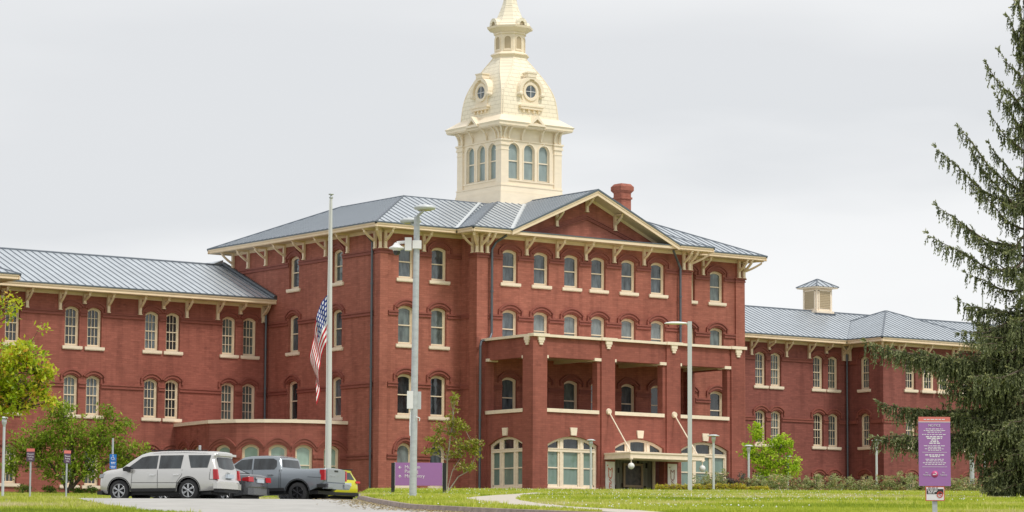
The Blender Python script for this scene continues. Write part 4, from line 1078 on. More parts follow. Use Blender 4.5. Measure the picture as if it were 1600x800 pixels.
# flagpole and flag
p = at(512, 150, 0); zt = p.z
while project((p.x, p.y, zt))[1] > 309: zt += .05
H = zt-p.z
t = pole_thing('flagpole', 'tall white tapering flagpole beside the gray pickup', 'flagpole', p)
m = MB(); m.tube((0, 0, 0), (0, 0, H*.3), .155, .15, 14); m.tube((0, 0, H*.3), (0, 0, H), .15, .065, 14); m.build('pole', mat('flagpole_paint', (.62, .63, .62), .4), t)
m = MB(); m.lathe([(.06, 0), (.10, .03), (.10, .08), (.05, .12), (.05, .17), (.13, .20), (.13, .24), (.001, .27)], (0, 0, H-.05), 12); m.build('truck', M_galv, t)
m = MB(); m.path([(-.11, -.14, 1.5), (-.13, -.12, H*.5), (-.08, -.07, H-.1)], .012); m.build('halyard', M_white, t)
fm = bpy.data.materials.new('flag_cloth'); fm.use_nodes = True; n = fm.node_tree.nodes; l = fm.node_tree.links; b = n['Principled BSDF']; b.inputs['Roughness'].default_value = .8
uvn = n.new('ShaderNodeUVMap'); sp2 = n.new('ShaderNodeSeparateXYZ'); l.new(uvn.outputs[0], sp2.inputs[0])
def mth(op, a, bb=None):
    q = n.new('ShaderNodeMath'); q.operation = op
    for i, v in enumerate((a, bb)):
        if v is None: continue
        if isinstance(v, (int, float)): q.inputs[i].default_value = v
        else: l.new(v, q.inputs[i])
    return q.outputs[0]
U, V = sp2.outputs[0], sp2.outputs[1]
stripe = mth('LESS_THAN', mth('MODULO', mth('MULTIPLY', V, 13), 2), 1)
cant = mth('MULTIPLY', mth('LESS_THAN', U, .40), mth('LESS_THAN', V, 7/13))
su = mth('FRACT', mth('MULTIPLY', U, 15)); sv_ = mth('FRACT', mth('MULTIPLY', V, 9.3))
rr = mth('ADD', mth('POWER', mth('SUBTRACT', su, .5), 2), mth('POWER', mth('SUBTRACT', sv_, .5), 2)); star = mth('LESS_THAN', rr, .085)
def mixc(f, a, bb):
    q = n.new('ShaderNodeMix'); q.data_type = 'RGBA'; l.new(f, q.inputs[0])
    for i, v in ((6, a), (7, bb)):
        if isinstance(v, tuple): q.inputs[i].default_value = v
        else: l.new(v, q.inputs[i])
    return q.outputs[2]
c1 = mixc(stripe, (.82, .82, .82, 1), (.52, .004, .02, 1)); c2 = mixc(star, (.025, .05, .22, 1), (.8, .8, .82, 1)); l.new(mixc(cant, c1, c2), b.inputs['Base Color'])
zf = p.z
while project((p.x, p.y, zf))[1] > 461: zf += .05
FT = zf-p.z
nu, nv = 40, 30; vs = []; uvs = []
for i in range(nu+1):
    for j in range(nv+1):
        u, v = i/nu, j/nv
        out = .82*(1-math.exp(-3.0*u))*(1-.35*v)+.04*sin(9*u+5*v)
        if v > .6: out -= .25*(v-.6)*u
        fold = .16*sin(13*u+4*v)*min(1, u*3)+.05*sin(31*u+9*v)
        vs.append((-.10-out-.06*cos(13*u+5*v)*u, fold-.05, FT-2.35*v*(1-.05*u)-3.15*u**1.05-.08*sin(8*u+6*v)*u)); uvs.append((u, v))
me = bpy.data.meshes.new('flag'); me.from_pydata(vs, [], [(i*(nv+1)+j, (i+1)*(nv+1)+j, (i+1)*(nv+1)+j+1, i*(nv+1)+j+1) for i in range(nu) for j in range(nv)])
uvl = me.uv_layers.new(name='UVMap')
for lp in me.loops: uvl.data[lp.index].uv = uvs[lp.vertex_index]
for pl in me.polygons: pl.use_smooth = True
me.materials.append(fm)
fo = bpy.data.objects.new('flag', me); COL.objects.link(fo); fo.location = p; fo.rotation_euler = (0, 0, -YAW)
tag(fo, 'limp stars and stripes flag hanging at half mast on the white pole', 'flag')
# small path lamps
def path_lamp(px, d, ytop, label, grp='path lamps with flat disc tops', wide=.30):
    p = at(px, d, .12); zt = p.z
    while project((p.x, p.y, zt))[1] > ytop: zt += .03
    H = zt-p.z; t = pole_thing('path_lamp', label, 'lamp', p, grp)
    m = MB(); m.tube((0, 0, -.1), (0, 0, H-.42), .075, .07, 12); m.build('pole', M_galvl, t)
    m = MB(); m.lathe([(.001, .02), (wide*.5, .03), (wide, -.04), (wide, -.07), (.1, -.04)], (0, 0, H), 20); m.build('lamp_cap', M_galvl, t)
    m = MB(); m.lathe([(.10, -.05), (.13, -.12), (.13, -.30), (.08, -.42), (.075, -.5)], (0, 0, H), 16); m.build('lantern', mat('lamp_glass', (.55, .58, .6), .15, .3) if 'lamp_glass' not in bpy.data.materials else bpy.data.materials['lamp_glass'], t)
path_lamp(923, 198, 687, 'grey path lamp in front of the arched window left of the museum door')
path_lamp(1115, 190, 680, 'grey path lamp in front of the rightmost arched porch window', wide=.38)
path_lamp(1170, 196, 696, 'grey path lamp beside the bright green sapling, left side')
path_lamp(1231, 206, 713, 'grey path lamp half hidden behind the bright green sapling')
path_lamp(1370, 196, 688, 'grey path lamp below the tip of the lowest spruce branch', wide=.33)
path_lamp(4, 160, 652, 'pale lamp pole at the left edge under the leafy branches', wide=.2)
# utility poles behind the spruce
p = at(1519, 196, 0); t = pole_thing('utility_pole', 'pale grey pole partly hidden behind the big spruce', 'pole', p)
m = MB(); m.tube((0, 0, -.3), (0, 0, 4.4), .16, .14, 12); m.build('post', M_galv, t)
m = MB(); m.lathe([(.14, 0), (.16, .03), (.001, .12)], (0, 0, 4.4), 12); m.build('cap', M_galv, t)
p = at(1539, 215, 0); zt = p.z
while project((p.x, p.y, zt))[1] > 452: zt += .05
t = pole_thing('mast', 'thin white mast rising behind the spruce', 'mast', p)
m = MB(); m.tube((0, 0, -.3), (0, 0, zt-p.z), .075, .045, 10); m.build('post', M_galvl, t); m = MB(); m.sphere((0, 0, zt-p.z), .08); m.build('finial', M_galvl, t)

# ---- signs
M_purple = mat('purple_sign_face', (.36, .16, .42), .5); M_salmon = mat('salmon_band', (.72, .20, .17), .5); M_swh = mat('sign_white', (.8, .78, .82), .5); M_dpur = mat('plum_sign_face', (.10, .055, .10), .5)
M_pink = mat('magenta', (.62, .08, .25), .5); M_blue = mat('sign_blue', (.01, .16, .50), .45); M_signb = mat('sign_black', (.03, .03, .03), .5); M_redl = mat('sign_red', (.65, .06, .04), .5)
# direction sign
p = at(654, 130, .13); t = pole_thing('direction_sign', 'wide purple direction sign on two black posts behind the lamp post', 'sign', p)
WS = 1.02
for sg in (-1, 1):
    m = MB(); m.box(sg*1.09-.075, -.06, -.1, sg*1.09+.075, .06, 1.36); m.build('post', M_black, t)
m = MB(); m.box(-WS, -.04, .40, WS, .04, 1.37); PN = m.build('panel', M_purple, t)
m = MB(); m.box(-WS-.02, -.045, .39, -WS+.02, .045, 1.38); m.box(WS-.02, -.045, .39, WS+.02, .045, 1.38); m.build('edge_trim', M_galvl, PN)
for s_, x, z in (('Museum', -.60, 1.12), ('Parking', -.60, .94), ('Main Entry', -.60, .74)): text_mesh(s_, .195, M_swh, PN, (x, -.045, z))
for x, z, r in ((-.80, 1.17, pi), (-.80, .79, pi/2)):
    m = MB(); m.prism([(-.06, -.011), (.05, -.011), (.05, .011), (-.06, .011)], 'y', -.003, .003)
    for sg in (-1, 1): m.prism([(.065, 0), (.005, sg*.062), (-.02, sg*.048), (.03, 0)], 'y', -.0031, .0031)
    o = m.build('arrow', M_swh, PN); o.location = (x, -.045, z); o.rotation_euler = (0, -r, 0)
# notice sign in the foreground
p = at(1461.5, 57, 0); t = pole_thing('notice_sign', 'tall purple notice board with a salmon top band near the spruce', 'sign', p)
def zat(p, y):
    z = p.z
    while project((p.x, p.y, z))[1] > y: z += .01
    return z-p.z
z0, z1 = zat(p, 760), zat(p, 652)
m = MB(); m.box(-.045, -.0, -.3, .045, .05, z1-.1); m.build('post', M_galv, t)
m = MB(); m.box(-.295, -.03, z0, .295, -.005, z1); PN = m.build('panel', M_purple, t)
m = MB(); m.box(-.295, -.034, z1-.085, .295, -.004, z1+.003); bd = m.build('header_band', M_salmon, PN)
m = MB(); m.box(-.295, -.034, z1-.098, .295, -.004, z1-.086); m.build('header_line', M_swh, PN)
random.seed(11)
def words(mb, xc, z, wid, h, y=-.0335):
    x = xc-wid/2
    while x < xc+wid/2-.01:
        w = min(random.uniform(.025, .075), xc+wid/2-x); mb.box(x, y, z-h*.32, x+w, y+.002, z+h*.32); x += w+.014
text_mesh('NOTICE', .062, M_swh, PN, (0, -.033, z1-.178), align='CENTER')
m = MB(); words(m, 0, z1-.045, .40, .022, -.037)
for fy_, wd, h in ((.222, .32, .02), (.252, .40, .02), (.282, .26, .02), (.325, .46, .02), (.366, .32, .032), (.396, .28, .032), (.427, .12, .032), (.457, .15, .032), (.487, .2, .032), (.535, .40, .02), (.563, .24, .02), (.591, .36, .02), (.618, .24, .02), (.705, .35, .032), (.735, .18, .032), (.785, .34, .02), (.815, .32, .02), (.85, .44, .02), (.88, .36, .02)):
    words(m, 0, z1-fy_, wd, h)
m.box(-.23, -.0335, z1-.658, .23, -.0315, z1-.652); m.box(-.23, -.0335, z1-.928, .23, -.0315, z1-.922)
m.build('small_print', M_swh, PN)
text_mesh('No\nSmoking', .038, M_swh, PN, (-.15, -.033, z1-1.045), align='CENTER', space=1.1); text_mesh('No\nTobacco', .038, M_swh, PN, (.16, -.033, z1-1.045), align='CENTER', space=1.1)
m = MB(); m.lathe([(.001, -.036), (.062, -.036), (.062, -.03)], (0, 0, z1-1.06), 20, axis='y'); ic = m.build('no_smoking_symbol', M_pink, PN)
m = MB(); m.box(-.04, -.04, z1-1.075, .02, -.037, z1-1.06); m.path([(.02, -.04, z1-1.065), (.035, -.04, z1-1.05), (.0, -.04, z1-1.03)], .007, 5); m.build('cigarette', M_swh, ic)
# small white plate beneath
tz1, tz0 = z0-.01, z0-.275
pl_ = thing('warning_plate', 'small white warning plate with red border under the purple notice board', 'sign', p, -YAW)
m = MB(); m.box(-.175, -.03, tz0, .175, -.01, tz1); P2 = m.build('plate', M_redl, pl_)
m = MB(); m.box(-.162, -.033, tz0+.013, .162, -.029, tz1-.013); m.build('plate_face', M_swh, P2)
m = MB(); m.box(-.155, -.036, tz1-.14, .155, -.032, tz1-.045); m.build('black_band', M_signb, P2)
m = MB()
for i, (h, wd, xc) in enumerate(((.025, .20, -.03),)): words(m, xc, tz1-h, wd, .02, -.0375)
m.build('small_print', M_signb, P2)
m = MB(); words(m, -.05, tz1-.065, .19, .024, -.0385); words(m, -.05, tz1-.09, .16, .024, -.0385); words(m, -.07, tz1-.118, .12, .024, -.0385); m.build('small_print', M_swh, P2)
m = MB(); n_ = 20
ring(m, [(.09+.058*cos(2*pi*i/n_), tz1-.15+.058*sin(2*pi*i/n_)) for i in range(n_)], [(.09+.044*cos(2*pi*i/n_), tz1-.15+.044*sin(2*pi*i/n_)) for i in range(n_)], -.041, -.036); m.path([(.05, -.04, tz1-.12), (.13, -.04, tz1-.18)], .006, 5); m.build('prohibition_symbol', M_redl, P2)
# little parking signs on the left verge
def small_sign(px, d, y0, y1, wpx, label, turn):
    p = at(px, d, 0); t = thing('parking_sign', label, 'sign', p, -YAW+turn, 'plum coloured parking signs on the verge')
    sc = d/FL; z1, z0 = zat(p, y0), zat(p, y1); w = wpx*sc/2/cos(turn)
    m = MB(); m.tube((0, 0, -.2), (0, 0, z1-.05), .042, .042, 8); m.build('post', M_galv, t)
    m = MB(); m.box(-w, -.06, z0, w, -.045, z1); P_ = m.build('panel', M_dpur, t)
    m = MB(); m.box(-w-.002, -.064, z1-.17*(z1-z0)-.04, w+.002, -.044, z1+.002); m.build('header_band', M_salmon, P_)
    for i, s_ in enumerate(('Museum', 'Parking', 'Only')): text_mesh(s_, (.105 if wpx > 11 else .1)*1.0, M_swh, P_, (0, -.066, z1-.29-i*.115), align='CENTER').scale = (w*1.0/.21, 1, 1)
small_sign(46.5, 144, 701, 721, 12.5, 'small plum parking sign on grey post, wider and further left of the pair', 0)
small_sign(103, 141, 704, 724, 9.5, 'small plum parking sign turned sideways, nearer the silver car', .6)
# blue accessible parking sign
p = at(174.5, 131, 0); t = thing('accessible_parking_sign', 'narrow blue accessible parking sign on a tall post behind the silver car', 'sign', p, -YAW+.5)
z1 = zat(p, 685); m = MB(); m.tube((0, 0, -.2), (0, 0, z1), .045, .045, 8); m.build('post', M_galv, t)
a1, a0 = zat(p, 710), zat(p, 733); hgt = a1-a0
for k, (u0, u1) in enumerate(((0, .46), (.48, .74), (.76, 1.0))):
    m = MB(); m.box(-.15, -.07, a1-hgt*u1, .15, -.055, a1-hgt*u0); P_ = m.build('panel', M_blue, t)
    m = MB()
    if k == 0:      # wheelchair symbol
        cz = a1-hgt*.24
        m.lathe([(.001, -.074), (.022, -.074), (.022, -.07)], (-.01, 0, cz+.09), 10, axis='y')
        m.path([(-.01, -.073, cz+.07), (-.005, -.073, cz-.01), (.05, -.073, cz-.01), (.07, -.073, cz-.08)], .013, 5)
        m.path([(-.03+.06*cos(t_), -.073, cz-.03+.06*sin(t_)) for t_ in [pi*.6+pi*1.25*i/10 for i in range(11)]], .010, 5)
    else: words(m, 0, a1-hgt*(u0+.08), .2, .05, -.074); words(m, 0, a1-hgt*(u0+.17), .16, .04, -.074)
    m.build('symbol', M_swh, P_)
p = at(311, 140, 0); t = pole_thing('bollard_post', 'thin grey post showing above the roof of the silver car', 'post', p)
m = MB(); m.tube((0, 0, -.2), (0, 0, zat(p, 697)), .06, .06, 10); m.build('post', M_galv, t); m = MB(); m.sphere((0, 0, zat(p, 697)), .06, 10, sz=.4); m.build('cap', M_galv, t)

# ================================================================== vehicles
M_tyre = mat('tyre_rubber', (.028, .028, .030), .8); M_cglass = glass_mat('car_glass', (.028, .034, .038), .8); M_trim = mat('black_trim', (.02, .02, .022), .5)  # car glass: varying reflections are put into its uneven colour
M_rim = mat('alloy_rim', (.55, .56, .58), .3, .7); M_rimd = mat('dark_rim', (.03, .03, .035), .3, .5); M_tail = mat('tail_lamp_red', (.50, .012, .02), .15, 0, .6); M_chrome = mat('chrome', (.7, .7, .7), .15, .95)
M_plate = mat('number_plate', (.55, .62, .70), .5); M_seamc = mat('panel_gap', (.05, .05, .055), .7); M_hl = mat('headlamp', (.35, .37, .4), .1, .3)
def arcp(cx, cz, r, a0, a1, n=12): return [(cx+r*cos(a0+(a1-a0)*i/n), cz+r*sin(a0+(a1-a0)*i/n)) for i in range(n+1)]
class Car:
    """x forward, y left, z up; the outline is the side silhouette (counter-clockwise seen from the left side... x to the front)"""
    def __init__(s, spec): s.__dict__.update(spec)
    def w(s, x, z):
        W_ = s.W; ww_ = W_-.035*((z-.75)/.6)**2 if z < s.belt else W_-.02-(z-s.belt)*s.tumble
        # plan taper at the ends
        e0 = max(0, (x-(s.x1-.9))/.9); e1 = max(0, ((s.x0+.6)-x)/.6)
        ww_ -= s.tf*e0*e0+s.tr*e1*e1
        dd = 9
        for (a, b) in s.rim_seg:
            dx, dz = b[0]-a[0], b[1]-a[1]; L2 = dx*dx+dz*dz
            t = max(0, min(1, ((x-a[0])*dx+(z-a[1])*dz)/L2)); q = (a[0]+dx*t-x)**2+(a[1]+dz*t-z)**2
            if q < dd: dd = q
        dd = sqrt(dd); r = s.rr
        if dd < r: ww_ -= (r-sqrt(max(0, r*r-(r-dd)**2)))
        return ww_
def cdt_fill(poly, step):
    n = len(poly); pts = list(poly); xs = [p[0] for p in poly]; zs = [p[1] for p in poly]
    z = min(zs)+step*.5
    while z < max(zs):
        x = min(xs)+step*.5
        while x < max(xs): pts.append((x+.003*sin(z*37), z)); x += step
        z += step
    r = delaunay_2d_cdt([Vector(p) for p in pts], [], [list(range(n))], 1, 1e-4)
    return [(v.x, v.y) for v in r[0]], [tuple(f) for f in r[2]]
def patch(c, poly, off, m, name, parent, sides=(-1, 1), step=.12, th=.0):
    vs, fs = cdt_fill(poly, step); out = []
    for sg in sides:
        mb = MB(); mb.add([(x, sg*(c.w(x, z)+off), z) for x, z in vs], fs, 0, True)
        out.append(mb.build(name, m, parent))
    return out
def strip(mb, c, pts, half, off=0.0, mi=0, n=8, crown=.03, top=None):
    """surface swept across the car through outline points"""
    rows = []
    for i, (x, z) in enumerate(pts):
        a = pts[max(0, i-1)]; b = pts[min(len(pts)-1, i+1)]; tx, tz = b[0]-a[0], b[1]-a[1]; l_ = sqrt(tx*tx+tz*tz) or 1
        nx, nz_ = tz/l_, -tx/l_
        h = half(x, z); rows.append([(x+nx*(off+crown*(1-(2*j/n-1)**2)), h*(2*j/n-1), z+nz_*(off+crown*(1-(2*j/n-1)**2))) for j in range(n+1)])
    vs = [p for r in rows for p in r]; k = n+1
    mb.add(vs, [(i*k+j, i*k+j+1, (i+1)*k+j+1, (i+1)*k+j) for i in range(len(rows)-1) for j in range(n)], mi, True)
def car_wheel(root, x, y, r, wd, spokes, rim_m, sg):
    m = MB(); m.lathe([(r*.60, -wd/2), (r*.80, -wd/2), (r*.96, -wd/2+.02), (r, -wd/2+.06), (r, wd/2-.06), (r*.96, wd/2-.02), (r*.80, wd/2), (r*.60, wd/2)], (x, y, r), 32, axis='y')
    wv = m.build('wheel', M_tyre, root)
    yo = y+sg*(wd/2-.02)
    m = MB(); m.lathe([(r*.62, 0), (r*.66, .015*sg), (r*.60, .03*sg), (r*.585, -.05*sg), (r*.585, -.12*sg)], (x, yo, r), 32, axis='y')
    for i in range(spokes):
        for da in (-.11, .11):
            a = 2*pi*i/spokes+pi/2; 
            p0 = (x+r*.12*cos(a), yo+.01*sg, r+r*.12*sin(a)); p1 = (x+r*.60*cos(a+da), yo+.005*sg, r+r*.60*sin(a+da)); m.tube(p0, p1, .026, .024, 6)
    m.lathe([(.001, .03*sg), (r*.10, .03*sg), (r*.15, .01*sg), (r*.15, -.05*sg)], (x, yo, r), 16, axis='y')
    m.build('rim', rim_m, wv)
    m = MB(); m.lathe([(.001, -.07*sg), (r*.6, -.07*sg)], (x, yo, r), 24, axis='y'); m.build('brake_disc', M_trim, wv)
def build_car(name, label, pos, heading, spec, paint):
    root = thing(name, label, spec['cat'], pos, heading)
    c = Car(spec); rw_ = c.rw; ar = c.ra
    up_ = c.upper                       # silhouette from rear bottom over the roof to front bottom (x increasing)
    zb = c.zb
    bot = []
    for wx in (c.wf, c.wr):
        a = math.asin(max(-1, min(1, (zb-rw_)/ar)))
        bot += arcp(wx, rw_, ar, a, pi-a, 14)
    outline = up_+bot
    c.rim_seg = [(a, b) for a, b in zip(up_, up_[1:])]
    vs, fs = cdt_fill(outline, .11)
    mb = MB()
    for sg in (-1, 1): mb.add([(x, sg*c.w(x, z), z) for x, z in vs], fs, 0, True)
    strip(mb, c, up_[::-1], lambda x, z: c.w(x, z), 0, 0)
    cl = bot+[up_[0]]; 
    full = [up_[-1]]+bot+[up_[0]]
    for (a, b) in zip(full, full[1:]):
        ha, hb = c.w(*a), c.w(*b); mb.add([(a[0], -ha, a[1]), (a[0], ha, a[1]), (b[0], hb, b[1]), (b[0], -hb, b[1])], [(0, 1, 2, 3)], 1)
    for ln_ in spec.get('gaps', []):
        pts = ln_
        for a, b in zip(pts, pts[1:]):
            dx, dz = b[0]-a[0], b[1]-a[1]; l_ = sqrt(dx*dx+dz*dz); nx, nz_ = -dz/l_*.009, dx/l_*.009; k = max(1, int(l_/.1))
            for i in range(k):
                q = [(a[0]+dx*t, a[1]+dz*t) for t in (i/k, (i+1)/k)]
                for sg in (-1, 1):
                    mb.add([(q[0][0]+nx, sg*(c.w(*q[0])+.004), q[0][1]+nz_), (q[1][0]+nx, sg*(c.w(*q[1])+.004), q[1][1]+nz_), (q[1][0]-nx, sg*(c.w(*q[1])+.004), q[1][1]-nz_), (q[0][0]-nx, sg*(c.w(*q[0])+.004), q[0][1]-nz_)], [(0, 1, 2, 3)], 1)
    body = mb.build('body', [paint, M_trim], root)
    for g in spec['glass']: patch(c, g, .008, M_cglass, 'side_window', root)
    for nm, pts, hw in (('windscreen', c.wind, .90), ('rear_window', c.rear, c.rearw)):
        m = MB(); strip(m, c, pts, lambda x, z: c.w(x, z)*hw, .012, crown=.032); m.build(nm, M_cglass, root)
    # dark arch lips
    for wx in (c.wf, c.wr):
        lip = arcp(wx, rw_, ar+.01, -.05, pi+.05, 18); lip2 = arcp(wx, rw_, ar+c.lip, pi+.05, -.05, 18)
        patch(c, lip+lip2, .006, spec.get('lipm', M_trim), 'wheel_arch', root)
    for wx in (c.wf, c.wr):
        for sg in (-1, 1): car_wheel(root, wx, sg*(c.W-.15), rw_, .27, c.spokes, c.rimm, sg)
    # sill / running board
    patch(c, [(c.wr+ar+.05, zb), (c.wf-ar-.05, zb), (c.wf-ar-.05, zb+.12), (c.wr+ar+.05, zb+.12)], .012, M_trim, 'side_skirt', root)
    m = MB(); m.box(c.x0+.4, -c.W+.25, zb-.12, c.x1-.4, c.W-.25, zb+.02); m.build('underbody', M_trim, root)
    for sg in (-1, 1):
        m = MB(); x, z = c.mirror; m.prism([(x-.02, z-.05), (x+.18, z-.03), (x+.2, z+.08), (x+.06, z+.15), (x-.05, z+.13)], 'y', sg*(c.w(x, z)+.05), sg*(c.w(x, z)+.27)); m.box(x, min(sg*(c.w(x, z)-.05), sg*(c.w(x, z)+.06)), z-.02, x+.1, max(sg*(c.w(x, z)-.05), sg*(c.w(x, z)+.06)), z+.04); m.build('mirror', M_trim, root)
    for hx, hz in c.handles:
        for sg in (-1, 1):
            m = MB(); y = c.w(hx, hz); m.box(hx-.12, min(sg*y, sg*(y+.045)), hz-.02, hx+.12, max(sg*y, sg*(y+.045)), hz+.02); m.build('door_handle', c.hm, root)
    for sg in (-1, 1):
        m = MB(); m.prism(c.tail, 'y', sg*(c.W-c.tw), sg*(c.W+.004-c.tr*.3)); m.build('tail_lamp', M_tail, root)
    for sg in (-1, 1):
        m = MB(); m.prism(c.head, 'y', sg*(c.W-.42), sg*(c.W-c.tf*.55)); m.build('headlamp', M_hl, root)
    m = MB(); m.box(c.x0-.05, -.26, c.pz-.07, c.x0+.06, .26, c.pz+.08); m.build('number_plate', M_plate, root)
    return root, c
AL = radians(21)
def heading(a): # pointing left in the picture and away by angle a
    vx = -cos(a)*cos(YAW)+sin(a)*sin(YAW); vy = cos(a)*sin(YAW)+sin(a)*cos(YAW)
    return atan2(vy, vx)
paint = lambda n_, col, rough=.28, met=.55: mat(n_, col, rough, met, .5, .6)
# --- silver full-size SUV
SUV = dict(cat='car', W=1.0, belt=1.16, tumble=.30, x0=-2.60, x1=2.58, tf=.22, tr=.08, rr=.14, rw=.415, ra=.485, zb=.38, wf=1.62, wr=-1.33, lip=.045, spokes=6, rimm=M_rim,
    upper=[(-2.48, .42), (-2.60, .50), (-2.60, .78), (-2.52, .84), (-2.50, 1.15), (-2.34, 1.62), (-2.42, 1.80), (-2.36, 1.855), (-2.0, 1.885), (-1.0, 1.915), (0, 1.91), (.50, 1.88), (.80, 1.80), (1.22, 1.54), (1.56, 1.29), (1.80, 1.245), (2.25, 1.19), (2.45, 1.12), (2.54, .98), (2.60, .75), (2.60, .50), (2.52, .36), (2.2, .30)],
    glass=[[(.02, 1.24), (1.22, 1.24), (1.26, 1.28), (.72, 1.68), (.48, 1.73), (.02, 1.75)], [(-1.00, 1.24), (-.06, 1.24), (-.06, 1.75), (-1.04, 1.75)], [(-2.12, 1.26), (-1.42, 1.26), (-1.24, 1.75), (-2.20, 1.74)]],
    wind=[(1.46, 1.37), (.88, 1.76)], rear=[(-2.47, 1.20), (-2.37, 1.58), (-2.36, 1.66)][::-1], rearw=.84,
    mirror=(1.13, 1.18), handles=[(.18, 1.0), (-.83, 1.0)], hm=M_chrome, tail=[(-2.585, .82), (-2.38, .82), (-2.36, 1.20), (-2.52, 1.20)], tw=.13,
    head=[(2.22, .95), (2.53, .92), (2.50, 1.05), (2.22, 1.09)], pz=.95,
    gaps=[[(-.02, 1.18), (-.04, .42)], [(-1.06, 1.20), (-1.06, 1.0), (-.86, .75), (-.82, .42)], [(1.05, 1.18), (1.10, .42)], [(-2.25, 1.2), (-2.22, .82), (-2.55, .80)], [(-1.2, .70), (1.08, .72)]])
M_silver = paint('silver_paint', (.62, .61, .595), .24, .5)
suv, cs_ = build_car('parked_car', 'silver full size sport utility vehicle parked broadside at the left of the row', (0, 0, 0), 0, SUV, M_silver)
def place(o, px, d, head): 
    q = at(px, d, .05); o.location = q; o.rotation_euler = (0, 0, head)
place(suv, 263, 117.5, heading(AL))
m = MB()
for sg in (-1, 1): m.tube((-2.0, sg*.74, 1.925), (.35, sg*.74, 1.945), .022, .022, 6)
m.build('roof_rail', M_trim, suv)
m = MB(); m.prism([(-2.40, -1.0), (-2.56, -.985), (-2.66, -.86), (-2.70, -.5), (-2.70, .5), (-2.66, .86), (-2.56, .985), (-2.40, 1.0)], 'z', .47, .68); m.prism([(-2.40, -.97), (-2.60, -.84), (-2.64, -.5), (-2.64, .5), (-2.60, .84), (-2.40, .97)], 'z', .68, .74); m.build('rear_bumper', M_silver, suv)
m = MB(); m.prism([(-2.40, -.95), (-2.56, -.84), (-2.62, -.5), (-2.62, .5), (-2.56, .84), (-2.40, .95)], 'z', .34, .47); m.build('bumper_skirt', M_trim, suv)
m = MB(); m.box(-2.50, -.72, 1.72, -2.20, .72, 1.80); m.build('rear_spoiler', M_silver, suv)
m = MB(); m.box(2.40, -.85, .28, 2.62, .85, .42); m.build('front_bumper', M_trim, suv)
m = MB(); m.box(-2.60, -.14, 1.08, -2.50, .14, 1.12); m.build('tailgate_handle', M_chrome, suv)
# --- gray crew-cab pickup
PU = dict(cat='pickup truck', W=1.01, belt=1.27, tumble=.22, x0=-2.95, x1=2.90, tf=.2, tr=.03, rr=.09, rw=.42, ra=.52, zb=.50, wf=2.0, wr=-1.75, lip=.05, spokes=6, rimm=M_rimd,
    upper=[(-2.85, .72), (-2.93, .80), (-2.93, 1.32), (-2.86, 1.385), (-1.3, 1.36), (-1.02, 1.35), (-.98, 1.40), (-.90, 1.80), (-.80, 1.87), (-.3, 1.92), (.4, 1.91), (.75, 1.86), (1.15, 1.62), (1.55, 1.36), (2.0, 1.33), (2.6, 1.28), (2.82, 1.18), (2.88, .9), (2.90, .6), (2.75, .46), (2.55, .44)],
    glass=[[(.32, 1.36), (1.38, 1.36), (.82, 1.76), (.32, 1.80)], [(-.70, 1.36), (.24, 1.36), (.24, 1.80), (-.62, 1.80), (-.78, 1.72), (-.80, 1.48)]],
    wind=[(1.45, 1.44), (.82, 1.83)], rear=[(-.965, 1.45), (-.905, 1.76)][::-1], rearw=.86,
    mirror=(1.22, 1.36), handles=[(.42, 1.14), (-.55, 1.14)], hm=M_chrome, tail=[(-2.96, .92), (-2.78, .92), (-2.80, 1.10), (-2.74, 1.20), (-2.74, 1.33), (-2.955, 1.33)], tw=.12,
    head=[(2.6, 1.0), (2.84, 1.0), (2.80, 1.15), (2.6, 1.18)], pz=.70,
    gaps=[[(-.93, 1.36), (-.93, .62)], [(.28, 1.36), (.26, .62)], [(1.3, 1.34), (1.3, .62)], [(-1.0, 1.34), (-1.0, .60)], [(-2.8, 1.02), (-2.2, 1.05)]])
M_gray = paint('grey_paint', (.27, .30, .33), .24, .45)
pu, _ = build_car('parked_pickup', 'gray crew cab pickup truck parked to the right of the silver vehicle', (0, 0, 0), 0, PU, M_gray)
place(pu, 421, 123.5, heading(radians(23)))
m = MB(); m.box(-3.08, -.98, .58, -2.86, .98, .80); m.box(-3.12, -.98, .62, -3.0, -.45, .78); m.box(-3.12, .45, .62, -3.0, .98, .78); m.build('rear_bumper', M_gray, pu)
for sg in (-1, 1): m = MB(); m.box(-3.0, sg*.985-.01, .63, -2.62, sg*.985+.035, .76); m.build('bumper_recess', M_trim, pu)
m = MB(); m.box(-2.975, -.80, .86, -2.93, .80, 1.36); TG = m.build('tailgate', mat('tailgate_paint', (.36, .39, .42), .3, .4), pu)
m = MB(); m.box(-2.985, -.16, 1.26, -2.97, .16, 1.33); m.build('tailgate_handle', M_trim, TG)
text_mesh('CHEVROLET', .15, M_galv, TG, (-2.978, .62, 1.05), (pi/2, 0, -pi/2), name='lettering')
m = MB(); m.box(-.86, -.74, 1.925, -.80, .74, 1.93); m.build('brake_light', M_tail, pu)
